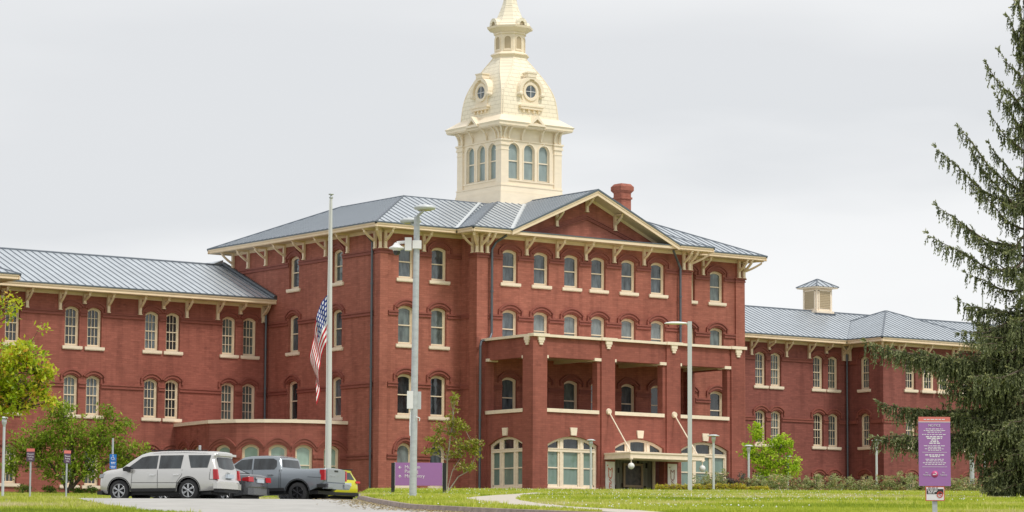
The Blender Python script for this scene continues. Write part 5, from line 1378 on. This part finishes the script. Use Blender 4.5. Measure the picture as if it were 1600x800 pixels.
# --- dark sedan showing between them
SE = dict(cat='car', W=.91, belt=1.0, tumble=.42, x0=-2.4, x1=2.4, tf=.2, tr=.14, rr=.14, rw=.33, ra=.38, zb=.24, wf=1.42, wr=-1.38, lip=.02, spokes=5, rimm=M_rim,
    upper=[(-2.28, .30), (-2.38, .40), (-2.40, .62), (-2.36, 1.00), (-2.30, 1.06), (-1.75, 1.10), (-1.2, 1.32), (-.6, 1.43), (.1, 1.44), (.6, 1.34), (1.25, 1.02), (1.9, .92), (2.3, .76), (2.38, .5), (2.34, .26), (2.1, .22)],
    glass=[[(-.0, 1.02), (1.05, 1.02), (.55, 1.28), (.0, 1.36)], [(-1.35, 1.04), (-.06, 1.02), (-.06, 1.36), (-.6, 1.34), (-1.1, 1.22)]],
    wind=[(1.15, 1.08), (.65, 1.31)], rear=[(-1.70, 1.12), (-1.22, 1.31)][::-1], rearw=.80,
    mirror=(.95, 1.0), handles=[(.1, .88), (-.95, .88)], hm=M_chrome, tail=[(-2.415, .80), (-2.10, .84), (-2.12, .95), (-2.40, .99)], tw=.42,
    head=[(1.9, .70), (2.28, .62), (2.2, .78), (1.9, .86)], pz=.84, gaps=[[(-.03, 1.0), (-.05, .4)], [(1.0, 1.0), (1.0, .4)]])
M_char = paint('charcoal_paint', (.11, .115, .125), .22, .5)
se, _ = build_car('parked_car', 'dark sedan mostly hidden behind the silver vehicle, only its tail showing', (0, 0, 0), 0, SE, M_char)
place(se, 322, 120.6, heading(radians(25)))
m = MB(); m.box(-2.44, -.35, .93, -2.36, .35, .965); m.build('chrome_strip', M_chrome, se)
m = MB(); m.prism([(-2.2, -.90), (-2.36, -.84), (-2.44, -.5), (-2.44, .5), (-2.36, .84), (-2.2, .90)], 'z', .30, .56); m.build('rear_bumper', M_char, se)
# --- yellow crossover behind the pickup
CR = dict(cat='car', W=.90, belt=1.05, tumble=.40, x0=-2.05, x1=2.05, tf=.2, tr=.12, rr=.15, rw=.34, ra=.40, zb=.34, wf=1.25, wr=-1.25, lip=.06, spokes=5, rimm=M_rimd,
    upper=[(-1.95, .40), (-2.04, .52), (-2.05, .80), (-1.98, 1.08), (-1.72, 1.46), (-1.80, 1.54), (-1.6, 1.58), (-.8, 1.60), (0, 1.57), (.45, 1.44), (1.0, 1.10), (1.7, 1.0), (1.95, .85), (2.03, .6), (1.98, .36), (1.8, .32)],
    glass=[[(0, 1.08), (.85, 1.08), (.4, 1.38), (0, 1.48)], [(-1.0, 1.08), (-.06, 1.08), (-.06, 1.49), (-.95, 1.50)], [(-1.6, 1.12), (-1.06, 1.08), (-1.02, 1.49), (-1.5, 1.46)]],
    wind=[(.95, 1.15), (.5, 1.42)], rear=[(-1.96, 1.12), (-1.74, 1.44)][::-1], rearw=.86,
    mirror=(.85, 1.08), handles=[(.1, .92), (-.8, .92)], hm=M_trim, tail=[(-2.06, .98), (-1.75, 1.0), (-1.75, 1.08), (-2.02, 1.07)], tw=.3,
    head=[(1.7, .75), (1.98, .7), (1.94, .84), (1.7, .9)], pz=.90, gaps=[])
M_yel = paint('yellow_paint', (.62, .60, .02), .3, .0)
ye, _ = build_car('parked_car', 'yellow crossover with a black roof parked behind the pickup tailgate', (0, 0, 0), 0, CR, M_yel)
place(ye, 494, 134, heading(radians(44))); ye.scale = (.94, .94, .94)
m = MB(); m.box(-1.75, -.66, 1.58, .1, .66, 1.63); m.build('roof', M_trim, ye)
m = MB(); m.prism([(-1.9, -.86), (-2.02, -.80), (-2.08, -.5), (-2.08, .5), (-2.02, .80), (-1.9, .86)], 'z', .40, .54); m.build('rear_bumper', M_trim, ye)

# ================================================================== vegetation
def leaf_add(V, F, c, d, n, ln, wd):
    """folded rhombus leaf at c pointing along d with side vector s"""
    s = d.cross(n); 
    if s.length < 1e-4: s = Vector((1, 0, 0))
    s.normalize(); o = len(V)
    V += [c, c+d*ln*.5+s*wd-n*wd*.25, c+d*ln, c+d*ln*.5-s*wd-n*wd*.25]
    F.append((o, o+1, o+2, o+3))
def rv(r=random): 
    while True:
        v = Vector((r.uniform(-1, 1), r.uniform(-1, 1), r.uniform(-1, 1)))
        if .01 < v.length < 1: return v.normalized()
def mesh_fast(name, V, F, m, parent=None, loc=None, rotz=None, T=None):
    me = bpy.data.meshes.new(name); me.from_pydata([tuple(v) for v in V], [], F); me.materials.append(m)
    if T: me.attributes.new('tint', 'FLOAT', 'FACE').data.foreach_set('value', T)
    o = bpy.data.objects.new(name, me); COL.objects.link(o)
    if parent: o.parent = parent
    if loc is not None: o.location = loc
    if rotz is not None: o.rotation_euler = (0, 0, rotz)
    return o
def tree(name, label, cat, p, blobs, stems, leaf, per, ln, lm, group=None, density=1.0, clump=.34, droop=.2, seed=1, bark=M_bark):
    """blobs: ellipsoids (cx,cy,cz,rx,ry,rz) filled with leaf clumps; stems: list of polylines with radii"""
    rnd = random.Random(seed); t = thing(name, label, cat, p, -YAW, group)
    tb_ = MB()
    for pts, r0, r1 in stems:
        for i in range(len(pts)-1):
            a = r0+(r1-r0)*i/(len(pts)-1); b = r0+(r1-r0)*(i+1)/(len(pts)-1); tb_.tube(pts[i], pts[i+1], a, b, 8)
    V, F, T = [], [], []
    for (cx, cy, cz, rx, ry, rz, n) in blobs:
        near = None
        for k in range(int(n*density)):
            u = rv(rnd); r = rnd.random()**.45
            r *= .78+.38*noise.noise(Vector((u.x*1.7+seed, u.y*1.7, u.z*1.7+cx)))
            c = Vector((cx+u.x*rx*r, cy+u.y*ry*r, cz+u.z*rz*r))
            # twig
            if stems and k % 3 == 0:
                best = min((Vector(q) for s_ in stems for q in s_[0][1:]), key=lambda q: (q-c).length+(.8 if q.z > c.z else 0)); tb_.tube(best, c, .014, .006, 4, cap=False)
            cs = clump*rnd.uniform(.6, 1.3); tc_ = rnd.random()
            dirc = Vector((u.x, u.y, u.z*.6+.1))
            for j in range(per):
                o_ = rv(rnd)*cs*rnd.random()**.5; o_.z *= .7
                d = (rv(rnd)*.9+dirc*.5+Vector((0, 0, -droop))).normalized(); nn = (Vector((0, 0, 1))+rv(rnd)*.8).normalized()
                L_ = ln*rnd.uniform(.6, 1.2); leaf_add(V, F, c+o_, d, nn, L_, L_*leaf); T.append(min(1, max(0, tc_*.7+rnd.random()*.45-.05)))
    tb_.build('trunk', bark, t); mesh_fast('foliage', V, F, lm, t, T=T)
    return t
L_fore = leaf_mat('fresh_leaves', [(.16, .27, .012), (.34, .50, .02), (.50, .62, .03), (.60, .66, .04), (.68, .64, .06), (.66, .30, .06)], .45, .33)
L_mid = leaf_mat('mid_green_leaves', [(.13, .20, .014), (.21, .31, .022), (.30, .42, .03), (.42, .52, .05)], .42, .5)
L_bright = leaf_mat('lime_leaves', [(.26, .42, .018), (.38, .56, .025), (.50, .66, .04), (.60, .70, .08)], .4, .5)
L_sap = leaf_mat('sapling_leaves', [(.16, .21, .02), (.28, .31, .035), (.38, .38, .06), (.24, .28, .03), (.34, .33, .06), (.50, .27, .22)], .35, .5)
L_bush = leaf_mat('bush_leaves', [(.09, .17, .02), (.15, .26, .03), (.22, .34, .04)], .25, .5)
L_rose = leaf_mat('rose_leaves', [(.17, .23, .07), (.28, .34, .12), (.38, .43, .18), (.45, .45, .22), (.60, .36, .18)], .3, .5)
L_hedge = leaf_mat('yellow_green_hedge', [(.34, .38, .03), (.52, .52, .04), (.66, .56, .06), (.60, .34, .06)], .3, .5)
L_purp = leaf_mat('mauve_shrub', [(.10, .08, .09), (.14, .12, .11), (.10, .12, .06)], .2, .6)
px = lambda n_, d: n_*d/FL
# foreground branchy tree at the left edge
d = 74; p = at(-95, d, 0); base = p.z
def loc_of(pxx, yy, dd, p, dy=0.0):       # local coordinates of a pixel at distance dd, in a frame at p turned by -YAW
    s, _ = sd_of(pxx, dd); x, y = SD((pxx-800)*dd/FL, dd); z = p.z
    # solve height and column
    s = (pxx-800)*dd/FL
    for _ in range(6):
        x, y = SD(s, dd); z += (project((x, y, z))[1]-yy)*dd/FL; s += (pxx-project((x, y, z))[0])*dd/FL
    v = Vector((x, y, z))-p; return Vector((v.x*cos(YAW)-v.y*sin(YAW), v.x*sin(YAW)+v.y*cos(YAW), v.z))
LO = lambda X, Y, dd=d: loc_of(X, Y, dd, p)
c1 = LO(-30, 590); c2 = LO(35, 560); c3 = LO(15, 620); c4 = LO(62, 592); c5 = LO(12, 478); c6 = LO(62, 512); c7 = LO(-70, 520); c8 = LO(75, 625)
top = LO(-95, 640)
tree('leafy_tree', 'fresh yellow green tree reaching into the left edge above the pale lamp pole', 'tree', p,
     [(c1.x, 0, c1.z, 1.3, 1.0, .95, 330), (c2.x, -.2, c2.z, .72, .6, .62, 150), (c3.x, 0, c3.z, .95, .6, .55, 200), (c4.x, 0, c4.z, .46, .4, .55, 80), (c5.x, 0, c5.z, .30, .3, .40, 20), (c6.x, 0, c6.z, .13, .1, .10, 3), (c7.x, 0, c7.z+.2, 1.3, 1.2, 1.4, 180), (c8.x, 0, c8.z, .30, .3, .22, 22)],
     [([(0, 0, -.2), (.03, 0, top.z*.5), (0, 0, top.z), (-.1, 0, top.z+1.6)], .16, .06), ([(0, 0, top.z-.4), (c1.x, 0, c1.z-.6), (c3.x, 0, c3.z-.35), (c4.x-.1, 0, c4.z-.3)], .07, .015), ([(0, 0, top.z), (c1.x, .1, c1.z), (c2.x, 0, c2.z), (c4.x, 0, c4.z+.1)], .06, .01), ([(0, 0, top.z+.6), (c7.x+.6, 0, c7.z), (c5.x, 0, c5.z)], .04, .008), ([(c2.x, 0, c2.z), (c6.x, 0, c6.z)], .008, .004)],
     .24, 11, .135, L_fore, seed=3, clump=.20, droop=.25, density=.85)
# broad tree behind the parking signs
d = 188; p = at(108, d, 0)
T1 = tree('bushy_tree', 'broad mid green tree growing against the left wing behind the parking signs', 'tree', p,
     [(-.6, 0, 3.7, 2.3, 1.6, 1.8, 260), (1.9, .1, 3.4, 2.2, 1.5, 1.8, 230), (-2.6, 0, 2.9, 1.7, 1.3, 1.8, 150), (3.6, .1, 2.3, 1.4, 1.1, 1.5, 120), (.3, -.2, 1.7, 3.2, 1.5, 1.4, 260), (2.2, 0, 5.0, .9, .6, .8, 26), (3.3, 0, 4.3, .9, .6, .6, 26), (-.6, 0, 5.2, 1.2, .8, .7, 40), (-3.6, 0, 1.6, .8, .8, .9, 40)],
     [([(0, 0, -.2), (-.3, 0, .6), (-1.0, 0, 1.6), (-2.0, 0, 2.7)], .13, .03), ([(0, 0, .2), (.3, 0, 1.4), (.1, 0, 3.0), (-.3, 0, 4.6)], .13, .03), ([(.1, 0, .3), (1.0, 0, 1.4), (1.8, 0, 3.0), (2.1, 0, 4.6)], .11, .02), ([(.9, 0, 1.3), (2.2, 0, 1.9), (3.3, 0, 2.3)], .06, .02)],
     .21, 15, .25, L_mid, seed=5, clump=.42, density=.72)
# bright sapling at the right
d = 197; p = at(1206, d, .1)
tree('small_tree', 'bright lime green small tree in front of the right wing beside the porch', 'tree', p,
     [(-.95, 0, 3.9, .6, .5, 1.0, 46), (-1.4, 0, 2.7, .7, .5, .8, 44), (.6, 0, 3.0, 1.1, .7, .9, 84), (-.2, 0, 2.1, 1.5, .8, 1.0, 110), (1.2, 0, 1.7, .9, .6, .9, 60), (.0, 0, 1.0, 1.5, .8, .7, 70)],
     [([(0, 0, -.2), (-.1, 0, .8), (-.4, 0, 2.0), (-.8, 0, 3.6)], .06, .015), ([(0, 0, .3), (.3, 0, 1.5), (.5, 0, 2.8)], .05, .015), ([(0, 0, .4), (.8, 0, 1.4)], .03, .01)],
     .32, 13, .19, L_bright, seed=8, clump=.30, bark=mat('pale_bark', (.22, .18, .13), .9))
# sparse sapling by the direction sign
d = 150; p = at(697, d, .14)
LO = lambda X, Y: loc_of(X, Y, d, p)
q = {k: LO(*v) for k, v in dict(a=(699, 720), b=(704, 680), c=(708, 650), t=(711, 618), r1=(716, 745), r2=(732, 736), r3=(742, 716), m1=(690, 700), m2=(678, 690), m3=(722, 700), m4=(735, 688)).items()}
F0_ = Vector((0, 0, -.1))
tree('sapling', 'thin sapling with sparse olive leaves and a few pink blossoms beside the purple direction sign', 'tree', p,
     [(q['t'].x, 0, q['t'].z-.2, .28, .3, .5, 9), (q['c'].x, 0, q['c'].z-.2, .5, .5, .6, 17), (LO(722, 668).x, 0, LO(722, 668).z, .55, .4, .35, 14), (LO(690, 668).x, 0, LO(690, 668).z, .6, .4, .4, 14), (LO(740, 700).x, 0, LO(740, 700).z, .55, .4, .75, 26), (LO(715, 700).x, 0, LO(715, 700).z, .85, .5, .8, 34), (LO(680, 690).x, 0, LO(680, 690).z, .6, .4, .5, 16), (LO(730, 728).x, 0, LO(730, 728).z, .7, .4, .35, 14), (LO(672, 703).x, 0, LO(672, 703).z, .35, .3, .3, 6)],
     [([F0_, q['a'], q['b'], q['c'], q['t']], .045, .012), ([F0_, q['r1'], q['r2'], q['r3']], .035, .012), ([q['a'], q['m1'], q['m2']], .02, .01), ([q['a'], q['m3'], q['m4']], .022, .01), ([F0_, LO(707, 735), LO(722, 712)], .025, .01)],
     .32, 13, .165, L_sap, seed=12, clump=.29, bark=mat('grey_bark', (.36, .32, .28), .9))
# low round shrubs by the left wing
for i, (X, w_, h_, lb) in enumerate(((37, .75, .62, 'round dark green shrub by the left wing, behind the first parking sign'), (78, .68, .55, 'round dark green shrub by the left wing, between the two parking signs'), (121, .50, .38, 'smallest round shrub by the left wing, right of the second parking sign'), (143, .55, .50, 'round dark green shrub by the left wing in front of the silver car nose'))):
    p = at(X, 188, .0)
    tree('round_shrub', lb, 'shrub', p, [(0, 0, h_*.5, w_, w_*.8, h_*.62, 60)], [([(0, 0, -.1), (0, 0, h_*.5)], .03, .015)], .3, 12, .10, L_bush, group='round shrubs below the left wing', seed=20+i, clump=.14)
# rose shrubs along the lawn edge
R_ = random.Random(5); k = 0
ROS = [(1100, .8), (1122, .95), (1146, .9), (1170, .75), (1192, .8), (1216, .75), (1243, .72), (1268, .75), (1292, .8), (1318, .65), (1344, .7), (1366, .5), (1392, .75), (1412, 1.0), (1436, .65), (1462, .6), (1490, .7), (1516, .65), (1541, .6)]
WH = ['left end of the row, in front of the porch window', 'beneath the rightmost porch window', 'tall mauve tinged one right of the path lamp', 'in front of the right porch pier', 'beside the lime green tree, left side', 'under the lime green tree', 'right of the lime green tree', 'below the bare brick of the right wing', 'left of the first pair of basement windows', 'under the first basement window pair', 'right of the basement window pair', 'left of the downspout', 'beside the lone path lamp', 'at the inner corner of the right wing', 'pale one left of the notice board', 'behind the notice board', 'right of the notice board', 'beside the pale utility pole', 'at the foot of the spruce']
for (X, h_), wh in zip(ROS, WH):
    h_ *= 1.25
    p = at(X+R_.uniform(-3, 3), 193+R_.uniform(-1.5, 1.5), .1); w_ = R_.uniform(.75, 1.0)
    bl = [(0, 0, h_*.42, w_*1.1, .7, h_*.48, 80)]+[(R_.uniform(-w_, w_), R_.uniform(-.4, .4), h_*R_.uniform(.65, 1.05), .16, .16, .25, 3) for _ in range(12)]
    tree('rose_bush', 'rose bush with reddish tips, '+wh, 'shrub', p, bl, [([(0, 0, -.1), (R_.uniform(-.2, .2), 0, h_*.5), (R_.uniform(-.4, .4), 0, h_*.9)], .02, .01)], .3, 11, .115, L_purp if k == 2 else L_rose, group='rose bushes along the lawn edge', seed=40+k, clump=.17)
    k += 1
# low clipped hedge
for i, (X0, X1, lb) in enumerate(((1023, 1098, 'low clipped yellow green hedge in front of the museum banner'), (1101, 1166, 'low clipped yellow green hedge below the rose bushes right of the door'), (1168, 1200, 'short flat end piece of the low clipped hedge'))):
    a = at(X0, 190.5, .1); b = at(X1, 190.5, .1); Lh = (b-a).length; hh = (.50, .52, .36)[i]
    bl = [(x_*Lh/10+Lh/20, 0, hh*.5, Lh/15, .3, hh*.62, 34) for x_ in range(10)]
    tree('hedge', lb, 'hedge', a, bl, [([(0, 0, 0), (Lh, 0, .05)], .02, .02)], .35, 12, .07, L_hedge, group='low clipped hedges', seed=70+i, clump=.10)

# ---- the big spruce
d = 118; p = at(1614, d, .1); p.z -= .0
t = thing('spruce_tree', 'huge dark spruce with drooping branches filling the right edge', 'tree', p, -YAW)
rnd = random.Random(9); V, F, ST = [], [], []; br_ = MB()
L_spr = leaf_mat('spruce_needles', [(.040, .052, .024), (.08, .10, .042), (.145, .17, .07), (.23, .26, .12), (.34, .36, .18), (.44, .43, .20)], .15, .6)
LOS = lambda X, Y: loc_of(X, Y, d, p)
def needle_twig(a, dirv, ln, fat=1.0, tint=.4):
    """needle-covered twig: slivers lying along it; the tip is this year's paler growth"""
    n_ = max(2, int(ln/.06)); dv = dirv.normalized(); tb0 = tint+rnd.uniform(-.18, .18)
    for i in range(n_):
        t_ = (i+rnd.random()*.6)/n_; c = a+dv*ln*t_+Vector((0, 0, -.12*ln*t_*t_))
        for _ in range(2):
            e = (dv*1.5+rv(rnd)*.75).normalized(); leaf_add(V, F, c, e, rv(rnd), rnd.uniform(.09, .15)*fat, rnd.uniform(.020, .034)*fat*(1.15-.5*t_))
            ST.append(min(1, max(0, tb0+(.28 if t_ > .75 else 0)+rnd.uniform(-.06, .06))))
def spruce_branch(root, tip, sag, dens=1.0, wid=1.0, hang=1.0):
    root = Vector(root); tip = Vector(tip); L_ = (tip-root).length; k_ = max(6, int(L_/.25))
    hd = Vector((tip.x-root.x, tip.y-root.y, 0)); hd = hd.normalized() if hd.length > .01 else Vector((1, 0, 0)); sd_ = Vector((-hd.y, hd.x, 0))
    pts = []; ph = rnd.uniform(0, 6)
    for i in range(k_+1):
        t_ = i/k_; q_ = root.lerp(tip, t_); q_.z -= sag*sin(pi*t_**.8)*(1 if t_ < 1 else 0); q_ += sd_*.10*sin(ph+t_*7)+Vector((0, 0, .05*sin(ph*2+t_*11)))
        pts.append(q_)
    for i in range(k_): br_.tube(pts[i], pts[i+1], .055*(1-i/k_)*(.5+L_/8)+.008, .055*(1-(i+1)/k_)*(.5+L_/8)+.006, 5, cap=False)
    for i in range(1, k_+1):
        t_ = i/k_
        if t_ < .12: continue
        a = pts[i]; fd = (pts[i]-pts[i-1]).normalized()
        reach = wid*(.25+.85*min(1, (1-t_)*2.2))*(.55+.45*min(1, L_/3))
        for _ in range(int(2.4*dens+rnd.random())):
            sg = rnd.choice((-1, 1)); out = (fd*rnd.uniform(.3, 1.0)+sd_*sg*rnd.uniform(.3, 1.0)+Vector((0, 0, rnd.uniform(-.6, .45)))).normalized()
            l2 = reach*rnd.uniform(.4, 1.0); a2 = a+(pts[i-1]-a)*rnd.random()
            needle_twig(a2, out, l2*.8, tint=.52)
            # hanging twiglets along the side twig
            for j in range(int((1+l2*4)*hang+rnd.random()*.6)):
                b_ = a2+out*l2*.8*rnd.random(); needle_twig(b_, Vector((out.x*.2, out.y*.2, -1))+rv(rnd)*.2, rnd.uniform(.2, .6)*(.6+wid*.5), tint=.30)
        if rnd.random() < .85*hang: needle_twig(a, Vector((0, 0, -1))+rv(rnd)*.3+fd*.2, rnd.uniform(.25, .8)*wid, tint=.28)
    for _ in range(4): needle_twig(tip, fd+rv(rnd)*.5+Vector((0, 0, .2)), .22, tint=.6)
KEY = [(1574, 28, 80, .1), (1592, 8, 55, .1), (1588, 62, 100, .1), (1538, 104, 175, .15), (1553, 142, 205, .2), (1562, 80, 130, .1), (1548, 182, 240, .2), (1498, 200, 300, .45), (1466, 229, 315, .6), (1520, 240, 330, .4), (1548, 225, 290, .2), (1463, 323, 385, .45), (1451, 366, 420, .5), (1496, 345, 400, .3), (1530, 300, 360, .3), (1352, 534, 520, .95), (1400, 545, 540, .6), (1440, 552, 545, .5), (1462, 575, 560, .3), (1470, 600, 590, .3), (1376, 628, 610, .65), (1366, 683, 640, .45), (1400, 690, 650, .4), (1430, 640, 610, .5), (1500, 470, 480, .3), (1512, 425, 450, .3), (1535, 398, 430, .2), (1490, 650, 620, .5), (1485, 612, 590, .4), (1500, 565, 540, .4), (1520, 500, 500, .4), (1512, 700, 650, .3), (1530, 735, 690, .3), (1538, 768, 725, .2), (1548, 772, 735, .15), (1560, 777, 745, .1), (1572, 776, 740, .1), (1545, 750, 705, .2), (1555, 735, 690, .2), (1520, 715, 670, .3)]
for X, Y, RY, sg in KEY:
    tp = LOS(X, Y); rt_ = LOS(1614, RY); tp.y += rnd.uniform(-1.0, .5)*min(1, abs(tp.x)/3); spruce_branch((0, 0, rt_.z), tp, sg, 2.3, (1.0 if abs(tp.x) > 2 else .7)*(.72 if Y < 450 else 1), .45 if Y < 450 else .8)
def lenp(y): return interp([(-120, .3), (0, .5), (100, .75), (200, 1.0), (300, 1.3), (400, 1.8), (500, 3.0), (600, 3.6), (680, 3.1), (740, 2.5), (775, 2.2)], y)
for i in range(118):
    Y = rnd.triangular(-110, 770, 600); a = rnd.uniform(0, 2*pi)
    if cos(a) > .35 and rnd.random() < .6: a = pi-a
    if Y < 470 and rnd.random() < .3: continue
    zr = LOS(1614, Y-25).z; L_ = lenp(Y)*rnd.uniform(.45, 1.1); zt_ = max(.15, LOS(1614, Y).z-rnd.uniform(0, .4))
    spruce_branch((0, 0, zr), (L_*cos(a), L_*sin(a), zt_), rnd.uniform(.1, .35), .9, .85, .55)
for i in range(46):
    Y = rnd.uniform(640, 772); a = rnd.uniform(0, 2*pi); L_ = rnd.uniform(1.2, 2.1)
    spruce_branch((0, 0, LOS(1614, Y-30).z), (L_*cos(a), L_*sin(a), max(.12, LOS(1614, Y).z)), .15, 1.1, .8, .7)
zt_ = LOS(1614, -150).z
br_.tube((0, 0, -.3), (0, 0, zt_*.5), .38, .22, 12); br_.tube((0, 0, zt_*.5), (0, 0, zt_+.8), .22, .03, 12)
br_.build('trunk', M_bark, t); mesh_fast('foliage', V, F, L_spr, t, T=ST)
print('spruce faces', len(F))

# ---- grass tufts and daisies
def scatter_tufts(name, polyd, n, hmin, hmax, lift, m, seed, white=False):
    rn = random.Random(seed); V, F, T = [], [], []
    for _ in range(n):
        d = polyd[0]+(polyd[1]-polyd[0])*rn.random()**1.35; px_ = rn.uniform(polyd[2], polyd[3]); s = (px_-800)*d/FL
        if not polyd[4](s, d): continue
        x, y = SD(s, d); z = terr(s, d)+lift
        nn = noise.noise(Vector((x*.35, y*.35, 0)))
        if white:
            if noise.noise(Vector((x*.12, y*.12, 7)))*1.2+rn.random()*.5 < .32: continue
            h = rn.uniform(.06, .13); r = rn.uniform(.015, .03); o = len(V)
            V += [Vector((x+dx, y+dy, z+h+dz)) for dx, dy, dz in ((r, 0, 0), (0, r, 0), (-r, 0, 0), (0, -r, 0), (0, 0, r), (0, 0, -r))]
            F += [(o, o+1, o+4), (o+1, o+2, o+4), (o+2, o+3, o+4), (o+3, o, o+4), (o, o+1, o+5), (o+1, o+2, o+5), (o+2, o+3, o+5), (o+3, o, o+5)]
            continue
        h = rn.uniform(hmin, hmax)*(1+.8*max(0, nn)); big = noise.noise(Vector((x*.11, y*.11, 3)))+.5*noise.noise(Vector((x*.45, y*.45, 9))); tt_ = .46+.8*big+rn.uniform(-.18, .18)
        if rn.random() < .01: h *= 2.2
        for k in range(3):
            a = rn.uniform(0, 2*pi); r = rn.uniform(0, .07); bx, by = x+r*cos(a), y+r*sin(a); lean = rn.uniform(.1, .6)*h; w = rn.uniform(.012, .028); o = len(V); b = a+rn.uniform(-1, 1)
            V += [(bx-w*sin(b), by+w*cos(b), z-.02), (bx+w*sin(b), by-w*cos(b), z-.02), (bx+lean*cos(b)*1.0, by+lean*sin(b), z+h)]; F.append((o, o+1, o+2)); T.append(min(1, max(0, tt_)))
    o = mesh_fast(name, V, F, m, T=None if white else T); tag(o, kind='stuff'); return o
def inpoly(poly, x, y):
    c = False; j = len(poly)-1
    for i in range(len(poly)):
        if (poly[i][1] > y) != (poly[j][1] > y) and x < (poly[j][0]-poly[i][0])*(y-poly[i][1])/(poly[j][1]-poly[i][1])+poly[i][0]: c = not c
        j = i
    return c
LAWNP = KERB+[sd_of(575, 185), sd_of(578, 200), sd_of(1700, 201), (48, 201), (48, 74)]
on_lawn = lambda s, d: inpoly(LAWNP, s, d) and not inpoly(PATHP, s, d)
LF = LEFTE; LEFTP = [(-60, 60)]+[(-9, 60)]+LF+[sd_of(96, 112), sd_of(98, 136), sd_of(300, 143), sd_of(560, 143), sd_of(575, 198), (-60, 198)]
on_left = lambda s, d: inpoly(LEFTP, s, d)
g1 = scatter_tufts('grass', (80, 200, 560, 1640, on_lawn), 120000, .05, .11, .15, M_blade, 3); tag(g1, 'bright green and straw coloured grass of the lawn', 'grass')
g2 = scatter_tufts('grass', (80, 198, -30, 590, on_left), 45000, .05, .11, 0, M_blade, 4); tag(g2, 'mown grass of the verge at the left', 'grass')
g3 = scatter_tufts('daisies', (84, 196, 600, 1640, on_lawn), 2600, 0, 0, .15, M_white, 5, True); tag(g3, 'tiny white daisies scattered over the lawn', 'flowers')
M_petal = mat('fallen_petals', (.62, .50, .28), .8)
rn = random.Random(2); V, F = [], []
for _ in range(2600):
    i = rn.randrange(len(KERB)-2); (a, b), (c, e) = KERB[i], KERB[i+1]; tt = rn.random(); s, dd = a+(c-a)*tt, b+(e-b)*tt
    if dd > 112: continue
    off = abs(rn.gauss(0, .55))+.2; s -= off; dd -= off*.5; x, y = SD(s, dd); z = terr(s, dd)+.045; r = rn.uniform(.03, .07); a_ = rn.uniform(0, 6); o = len(V)
    V += [(x+r*cos(a_), y+r*sin(a_), z), (x-r*sin(a_), y+r*cos(a_), z+.01), (x-r*cos(a_), y-r*sin(a_), z), (x+r*sin(a_), y-r*cos(a_), z+.012)]; F.append((o, o+1, o+2, o+3))
o = mesh_fast('fallen_petals', V, F, M_petal); tag(o, 'dry yellow petals gathered along the kerb', 'petals', kind='stuff')
